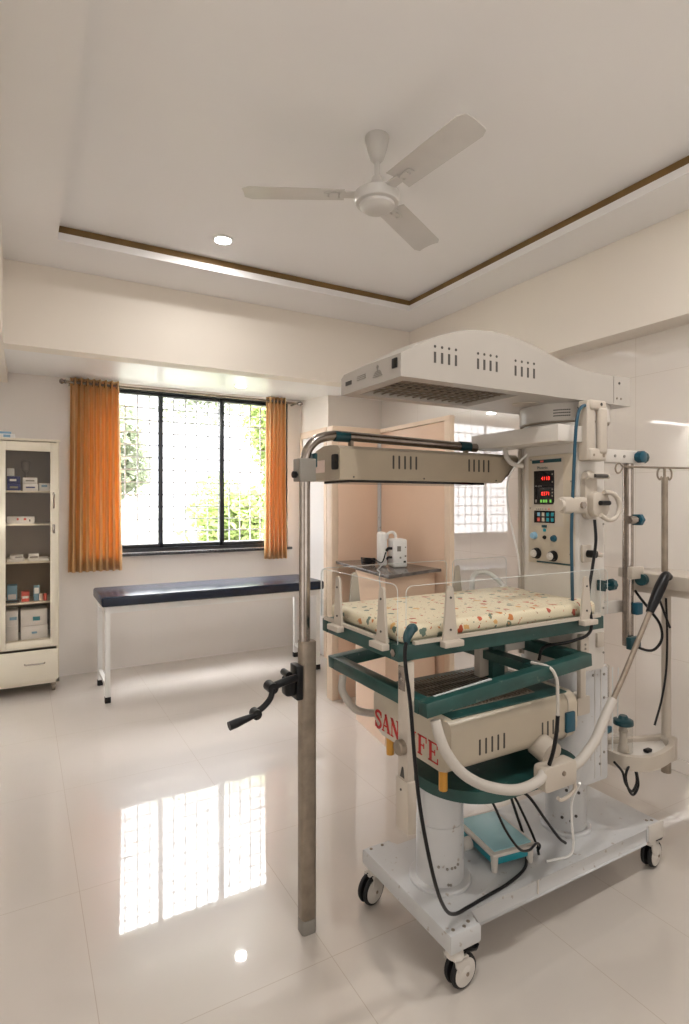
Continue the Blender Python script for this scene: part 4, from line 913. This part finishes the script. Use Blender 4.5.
# under-bed phototherapy unit
U = thing('underbed_phototherapy_unit', 'cream phototherapy box with red lettering under the green frames', 'medical device', (1.4, 1.56, .60))
uy0, uy1, uz0, uz1 = 1.340, 1.775, .665, .835
ux0, ux1 = 1.13, 1.70
bm = bm_new(); prism(bm, rrect(uy0, uy1, uz0, uz1, (.035, .035, .055, .055), 8), ux0, ux1, 'yz', .006); ubx = obj('case', bm, 'cream', U)
bm = bm_new(); prism(bm, rrect(uy0-.003, uy1+.003, uz0-.003, uz1+.001, (.035, .035, .057, .057), 8), ux1-.05, ux1-.044, 'yz'); obj('case_band', bm, 'plast', ubx)
bm = bm_new(); box(bm, ux0+.02, ux1-.03, uy0+.02, uy1-.03, uz1-.002, uz1+.004, .002); obj('top_plate', bm, 'green', U)
gp = B('lamp_window', 1.19, 1.56, 1.405, 1.70, uz1+.0035, uz1+.0055, 'cabin', U)
bm = bm_new(); gx = 1.20
while gx < 1.555:
    bar(bm, (gx, 1.41, uz1+.009), (gx+.0, 1.695, uz1+.009), .0045, .007); gx += .0165
for gy in (1.45, 1.50, 1.55, 1.60, 1.65): bar(bm, (1.195, gy, uz1+.0145), (1.555, gy, uz1+.0145), .003, .003)
obj('louvre_grid', bm, 'dull', gp)
for x0_, n in ((1.245, 5), (1.525, 4)):
    for i in range(n): x = x0_+i*.026; bm = bm_new(); prism(bm, rrect(x-.0035, x+.0035, .712, .762, .003, 3), uy0-.0008, uy0+.003, 'xz'); obj('vent_slot', bm, 'ink', ubx)
bm = bm_new(); box(bm, 1.635, 1.68, uy0-.010, uy0+.002, .705, .775, .004); obj('power_socket', bm, 'teal', ubx)
for x, y in ((1.152, 1.405), (1.152, 1.70), (1.65, 1.42), (1.65, 1.68)):
    CY('rubber_foot', (x, y, .5985), (x, y, .672), .014, 'amber', U, n=8)
# lettering on the end turned to the left
def serif(ch, y_, z_, h, wd):
    """bold slab-serif capital on the end face, drawn to the right (towards -y)"""
    T, t, sf = .24*wd, .09*h, .07*h
    def bx(bm, u0, u1, v0, v1): box(bm, ux0-.0012, ux0+.0004, y_-u1*1.0, y_-u0*1.0, z_+v0, z_+v1)
    def dg(bm, p, q, w_): bar(bm, (ux0-.0004, y_-p[0], z_+p[1]), (ux0-.0004, y_-q[0], z_+q[1]), .0016, w_, up=(0, 0, 1)) if abs(p[0]-q[0]) > 1e-5 else None
    bm = bm_new()
    if ch in 'EF':
        bx(bm, .10*wd, .10*wd+T, 0, h); bx(bm, 0, .10*wd+T*1.5, 0, sf); bx(bm, 0, .92*wd, h-sf, h); bx(bm, .3*wd, .62*wd, h*.48, h*.48+sf)
        bx(bm, .84*wd, .92*wd, h*.72, h); bx(bm, .60*wd, .68*wd, h*.38, h*.65)
        if ch == 'E': bx(bm, 0, .96*wd, 0, sf); bx(bm, .88*wd, .96*wd, 0, h*.28)
    elif ch == 'A':
        dg(bm, (.12*wd, sf*.5), (.50*wd, h), t*.9); dg(bm, (.46*wd, h), (.86*wd, sf*.5), T)
        bx(bm, 0, .30*wd, 0, sf); bx(bm, .66*wd, 1.02*wd, 0, sf); bx(bm, .26*wd, .72*wd, h*.30, h*.38)
    elif ch == 'N':
        bx(bm, .12*wd, .20*wd, 0, h); bx(bm, .80*wd, .88*wd, 0, h); dg(bm, (.14*wd, h*.95), (.86*wd, h*.05), T*1.1)
        bx(bm, 0, .32*wd, 0, sf); bx(bm, 0, .26*wd, h-sf, h); bx(bm, .68*wd, 1.0*wd, h-sf, h)
    elif ch == 'S':
        pts = [(.84, .80), (.70, .93), (.46, .96), (.20, .86), (.20, .68), (.44, .56), (.70, .44), (.82, .26), (.62, .07), (.34, .04), (.14, .20)]
        P_ = spline([(0, -u*wd, v*h) for u, v in pts], 5)
        for a_, b__ in zip(P_, P_[1:]):
            bar(bm, (ux0-.0004, y_+a_.y, z_+a_.z), (ux0-.0004, y_+b__.y, z_+b__.z), .0016, T*.85)
        bx(bm, .80*wd, .88*wd, h*.66, h*.98); bx(bm, .08*wd, .16*wd, h*.02, h*.34)
    return obj('letter', bm, 'red', ubx, smooth=False)
for ch, yy in (('S', 1.768), ('A', 1.720), ('N', 1.664), ('N', 1.567), ('F', 1.507), ('E', 1.451)):
    serif(ch, yy, .682, .064, .051)

# ================================================================== PHOTOTHERAPY LAMP ON STAND
S = thing('phototherapy_stand', 'tall crank stand carrying a cream phototherapy lamp head over the bed', 'lamp stand', (.868, 1.806, 0))
sx, sy = .866, 1.806
bm = bm_new(); prism(bm, rrect(sx-.022, sx+.034, sy-.026, sy+.026, .014, 4), .05, 1.018, 'xy', .003); obj('lower_tube', bm, 'dull', S)
bm = bm_new(); prism(bm, rrect(sx-.022, sx+.034, sy-.026, sy+.026, .014, 4), .0, .0495, 'xy', .003); obj('end_ferrule', bm, 'greyink', S)
CY('inner_tube', (sx-.003, sy, 1.01), (sx-.003, sy, 1.60), .0195, 'chrome', S)
bm = bm_new(); box(bm, sx-.034, sx+.028, sy-.03, sy+.03, 1.575, 1.655, .004); cb2 = obj('swivel_clamp', bm, 'greyink', S)
bm = bm_new(); lathe(bm, (sx-.034, sy-.008, 1.598), (-1, -.1, 0), [(.004, 0), (.004, .006), (.012, .007), (.012, .018), (.004, .020)], 14); obj('clamp_knob', bm, 'black', cb2)
B('clamp_pad', sx+.026, sx+.038, sy-.02, sy+.02, 1.625, 1.675, 'dteal', cb2, .003)
TU('arm', [(sx-.002, sy, 1.64), (sx+.003, sy, 1.672), (sx+.018, sy, 1.700), (sx+.05, sy, 1.727), (sx+.10, sy, 1.741), (sx+.16, sy, 1.744), (sx+.45, sy, 1.738), (sx+.79, sy, 1.731)], .0175, 'chrome', S, 16)
for a, b_ in ((.115, .175), (.70, .755)):
    CY('rubber_sleeve', (sx+a, sy, 1.743-.012*a), (sx+b_, sy, 1.743-.012*b_), .0195, 'dteal', S)
prof = [(1.735, 1.583), (1.735, 1.690), (1.75, 1.702), (1.80, 1.708), (1.86, 1.708), (1.92, 1.695), (1.962, 1.665), (1.980, 1.625), (1.982, 1.583)]
bm = bm_new()
def xe(z): return 1.73+min(1, max(0, (z-1.583)/.085))*.098
A = [bm.verts.new((.965, y, z)) for y, z in prof]; D = [bm.verts.new((xe(z), y, z)) for y, z in prof]
# extra loop so that the chamfer breaks cleanly on the front face
bm.faces.new(A)
n = len(prof)
F0 = bm.verts.new((1.828, 1.735, 1.665)); Bk = bm.verts.new((1.828, 1.982, 1.60))
for i in range(n):
    j_ = (i+1) % n
    if i == 0: bm.faces.new((A[0], D[0], F0, D[1], A[1]))
    else: bm.faces.new((A[i], D[i], D[j_], A[j_]))
bm.faces.new([D[0], F0]+D[1:])
bmesh.ops.triangulate(bm, faces=[f for f in bm.faces if len(f.verts) > 4])
head = obj('lamp_head', bm, 'creamw', S)
for x0_ in (1.19, 1.555):
    for i in range(5): x = x0_+i*.026; bm = bm_new(); prism(bm, rrect(x-.0038, x+.0038, 1.625, 1.675, .0035, 3), 1.7342, 1.737, 'xz'); obj('vent_slot', bm, 'ink', head)
bm = bm_new(); prism(bm, [(a, b_) for a, b_ in rrect(1.745, 1.782, 1.618, 1.672, .008, 3)], .956, .966, 'yz'); obj('power_switch', bm, 'black', head)
B('printed_label', .9636, .9655, 1.85, 1.94, 1.612, 1.657, 'pink', head)
bm = bm_new(); box(bm, 1.02, 1.66, 1.76, 1.96, 1.574, 1.584); obj('lamp_window', bm, 'screen', head)
for x in (1.02, 1.33, 1.70): CY('screw', (x, 1.735, 1.592), (x, 1.732, 1.592), .003, 'ink', head, n=8)
for x in (1.05, 1.60): BR('hanger', (x, sy, 1.706), (x, sy, 1.728), .02, .012, 'dull', S)
# crank
bm = bm_new(); box(bm, sx-.046, sx-.022, sy-.030, sy+.030, .822, .940, .004); box(bm, sx-.085, sx-.045, sy-.028, sy+.022, .838, .905, .012, 3); cyl(bm, (sx-.075, sy-.03, .915), (sx-.075, sy+.02, .915), .012, n=14)
gb = obj('gearbox', bm, 'black', S)
bm = bm_new(); tube(bm, [(sx-.055, sy-.045, .908), (sx-.10, sy-.055, .905), (sx-.155, sy-.065, .897)], .013, 12); cyl(bm, (sx-.155, sy-.085, .897), (sx-.155, sy-.04, .897), .018, n=18)
tube(bm, [(sx-.155, sy-.078, .897), (sx-.165, sy-.082, .868), (sx-.19, sy-.085, .845), (sx-.218, sy-.087, .832)], .010, 12); cyl(bm, (sx-.218, sy-.105, .830), (sx-.218, sy-.072, .830), .016, n=18)
obj('crank_arm', bm, 'black', gb)
bm = bm_new(); tube(bm, [(sx-.218, sy-.10, .830), (sx-.25, sy-.104, .826), (sx-.29, sy-.108, .819), (sx-.312, sy-.11, .815)], lambda u: .007+.007*min(1, u*1.6), 12); obj('crank_grip', bm, 'black', gb)
CY('tube_bolt', (sx+.030, sy, .90), (sx+.038, sy, .90), .006, 'dull', S, n=8)

# ================================================================== BABY SCALE on the base
T = thing('baby_scale', 'small aqua and white weighing scale standing on the warmer base', 'scale', (1.545, 1.60, .193))
def rp(x, y, z, a=math.radians(-8), c=(1.545, 1.585)):
    dx, dy = x-c[0], y-c[1]; return (c[0]+dx*math.cos(a)-dy*math.sin(a), c[1]+dx*math.sin(a)+dy*math.cos(a), z)
rot_ = (math.radians(-8), (1.545, 1.585, .2), 'Z')
bm = bm_new(); box(bm, 1.465, 1.635, 1.48, 1.70, .215, .250, .008, 2, rot=rot_); obj('scale_body', bm, 'scaleb', T)
bm = bm_new(); box(bm, 1.452, 1.645, 1.465, 1.715, .251, .266, .006, 2, rot=rot_); st_ = obj('platform_rim', bm, 'greyc', T)
bm = bm_new(); box(bm, 1.468, 1.629, 1.48, 1.70, .264, .270, .002, rot=rot_); obj('scale_top', bm, 'scale', T)
for x, y in ((1.472, 1.485), (1.625, 1.485), (1.472, 1.695), (1.625, 1.695)):
    p = rp(x, y, .1935); CY('foot', p, (p[0], p[1], .25), .011, 'greyc', T, n=12, r1=.014)
bm = bm_new(); cyl(bm, (1.415, 1.62, .235), (1.452, 1.615, .238), .022, n=16); obj('dial_cap', bm, 'greyc', T)

# ================================================================== CABLES
def cable(pts, r, m, label, cat='cable', n=8, name='power_cable', k=8):
    o = TU(name, pts, r, m, None, n, k=k); tag(o, label, cat); return o
cable([(.935, 1.296, 1.125), (.925, 1.292, 1.09), (.925, 1.288, 1.04), (.935, 1.28, .94), (.945, 1.272, .78), (.96, 1.262, .63), (1.01, 1.27, .44), (1.09, 1.32, .30), (1.17, 1.37, .225), (1.25, 1.40, .199), (1.34, 1.41, .198), (1.45, 1.42, .199), (1.56, 1.45, .200), (1.63, 1.51, .204), (1.655, 1.55, .25), (1.63, 1.56, .33), (1.585, 1.545, .42), (1.56, 1.50, .455), (1.58, 1.455, .45), (1.66, 1.45, .35), (1.76, 1.47, .24), (1.81, 1.48, .200)],
      .0055, 'black', 'long black probe cable looping from the bed corner down to the base')
bm = bm_new(); tube(bm, [(.933, 1.297, 1.105), (.937, 1.298, 1.125), (.95, 1.298, 1.145), (.965, 1.298, 1.15)], lambda u: .007+.008*math.sin(u*PI*.8), 10)
tag(obj('skin_probe', bm, 'dteal'), 'dark probe head hooked at the near corner of the bed', 'probe')
cable([(1.36, 1.46, .545), (1.39, 1.43, .48), (1.43, 1.415, .39), (1.49, 1.41, .31), (1.56, 1.43, .274), (1.63, 1.46, .262), (1.665, 1.475, .235), (1.67, 1.49, .205)],
      .0045, 'black', 'thin black cable crossing over the aqua scale')
cable([(1.66, 1.475, .202), (1.672, 1.50, .23), (1.66, 1.545, .31), (1.625, 1.58, .40), (1.56, 1.60, .455), (1.50, 1.60, .45)], .005, 'black', 'black cable arching above the back of the aqua scale')
cable([(1.785, 1.374, 1.855), (1.765, 1.372, 1.848), (1.742, 1.368, 1.825), (1.728, 1.366, 1.78), (1.722, 1.366, 1.72), (1.716, 1.368, 1.60), (1.71, 1.372, 1.40), (1.715, 1.374, 1.25), (1.72, 1.376, 1.15)],
      .006, 'blue', 'dark blue tube hanging down the front of the warmer column', 'tube', name='oxygen_tube')
cable([(1.80, 1.345, 1.44), (1.80, 1.34, 1.36), (1.775, 1.335, 1.27), (1.75, 1.332, 1.17), (1.72, 1.30, 1.06), (1.63, 1.305, 1.03), (1.58, 1.38, 1.0), (1.575, 1.40, .95)],
      .0055, 'black', 'black cable hanging from the valve beside the control panel')
cable([(1.24, 1.262, 1.028), (1.40, 1.255, 1.0), (1.46, 1.255, .965), (1.482, 1.255, .945), (1.49, 1.255, .89), (1.485, 1.255, .85)], .005, 'plast', 'short cream lead over the lower green frame') if False else None
cable([(1.46, 1.33, .975), (1.475, 1.27, .972), (1.488, 1.252, .94), (1.492, 1.250, .88), (1.495, 1.252, .82)], .0055, 'hose', 'short cream lead hanging over the lower green frame')
cable([(1.495, 1.252, .818), (1.492, 1.255, .76), (1.485, 1.262, .70), (1.482, 1.275, .655)], .0065, 'black', 'black lead hanging in front of the phototherapy box')
cable([(1.79, 1.62, 1.72), (1.745, 1.70, 1.62), (1.74, 1.71, 1.50), (1.76, 1.70, 1.38), (1.79, 1.70, 1.28), (1.80, 1.70, 1.20)], .004, 'white', 'thin white lead hanging behind the warmer column')
cable([(2.255, 1.49, 1.13), (2.25, 1.46, 1.10), (2.26, 1.43, 1.06), (2.285, 1.40, 1.00), (2.28, 1.39, .94), (2.22, 1.39, .905), (2.15, 1.40, .92), (2.13, 1.41, .94)],
      .0055, 'black', 'black cable curling under the instrument tray')
cable([(2.30, 1.42, 1.12), (2.33, 1.40, 1.02), (2.355, 1.40, .98)], .005, 'black', 'short black lead under the instrument tray beside the pole')
cable([(2.36, 1.42, 1.10), (2.365, 1.418, .95), (2.362, 1.42, .80), (2.33, 1.42, .68), (2.28, 1.42, .58)], .0045, 'black', 'thin black cable running down beside the drip pole')
cable([(1.99, 1.40, .50), (2.04, 1.40, .45), (2.06, 1.40, .40), (2.10, 1.40, .36), (2.13, 1.40, .39), (2.12, 1.40, .44), (2.09, 1.40, .47), (2.06, 1.40, .43), (2.08, 1.40, .37), (2.11, 1.40, .345), (2.14, 1.40, .375), (2.125, 1.40, .44), (2.11, 1.40, .47)],
      .005, 'black', 'black cable coiled in a loop below the low shelf')
cable([(1.63, 1.275, .56), (1.66, 1.33, .47), (1.72, 1.38, .36), (1.755, 1.40, .26), (1.75, 1.41, .21), (1.70, 1.43, .199), (1.66, 1.44, .198)], .0045, 'white', 'thin white cable reaching the base by the rear pedestal')
# curved white suction hose beyond the bed
TU('breathing_hose', [(1.685, 1.86, 1.08), (1.685, 1.86, 1.17), (1.71, 1.86, 1.198), (1.75, 1.85, 1.20), (1.79, 1.83, 1.175), (1.82, 1.80, 1.13), (1.83, 1.76, 1.09)], .011, 'white', W, 12)
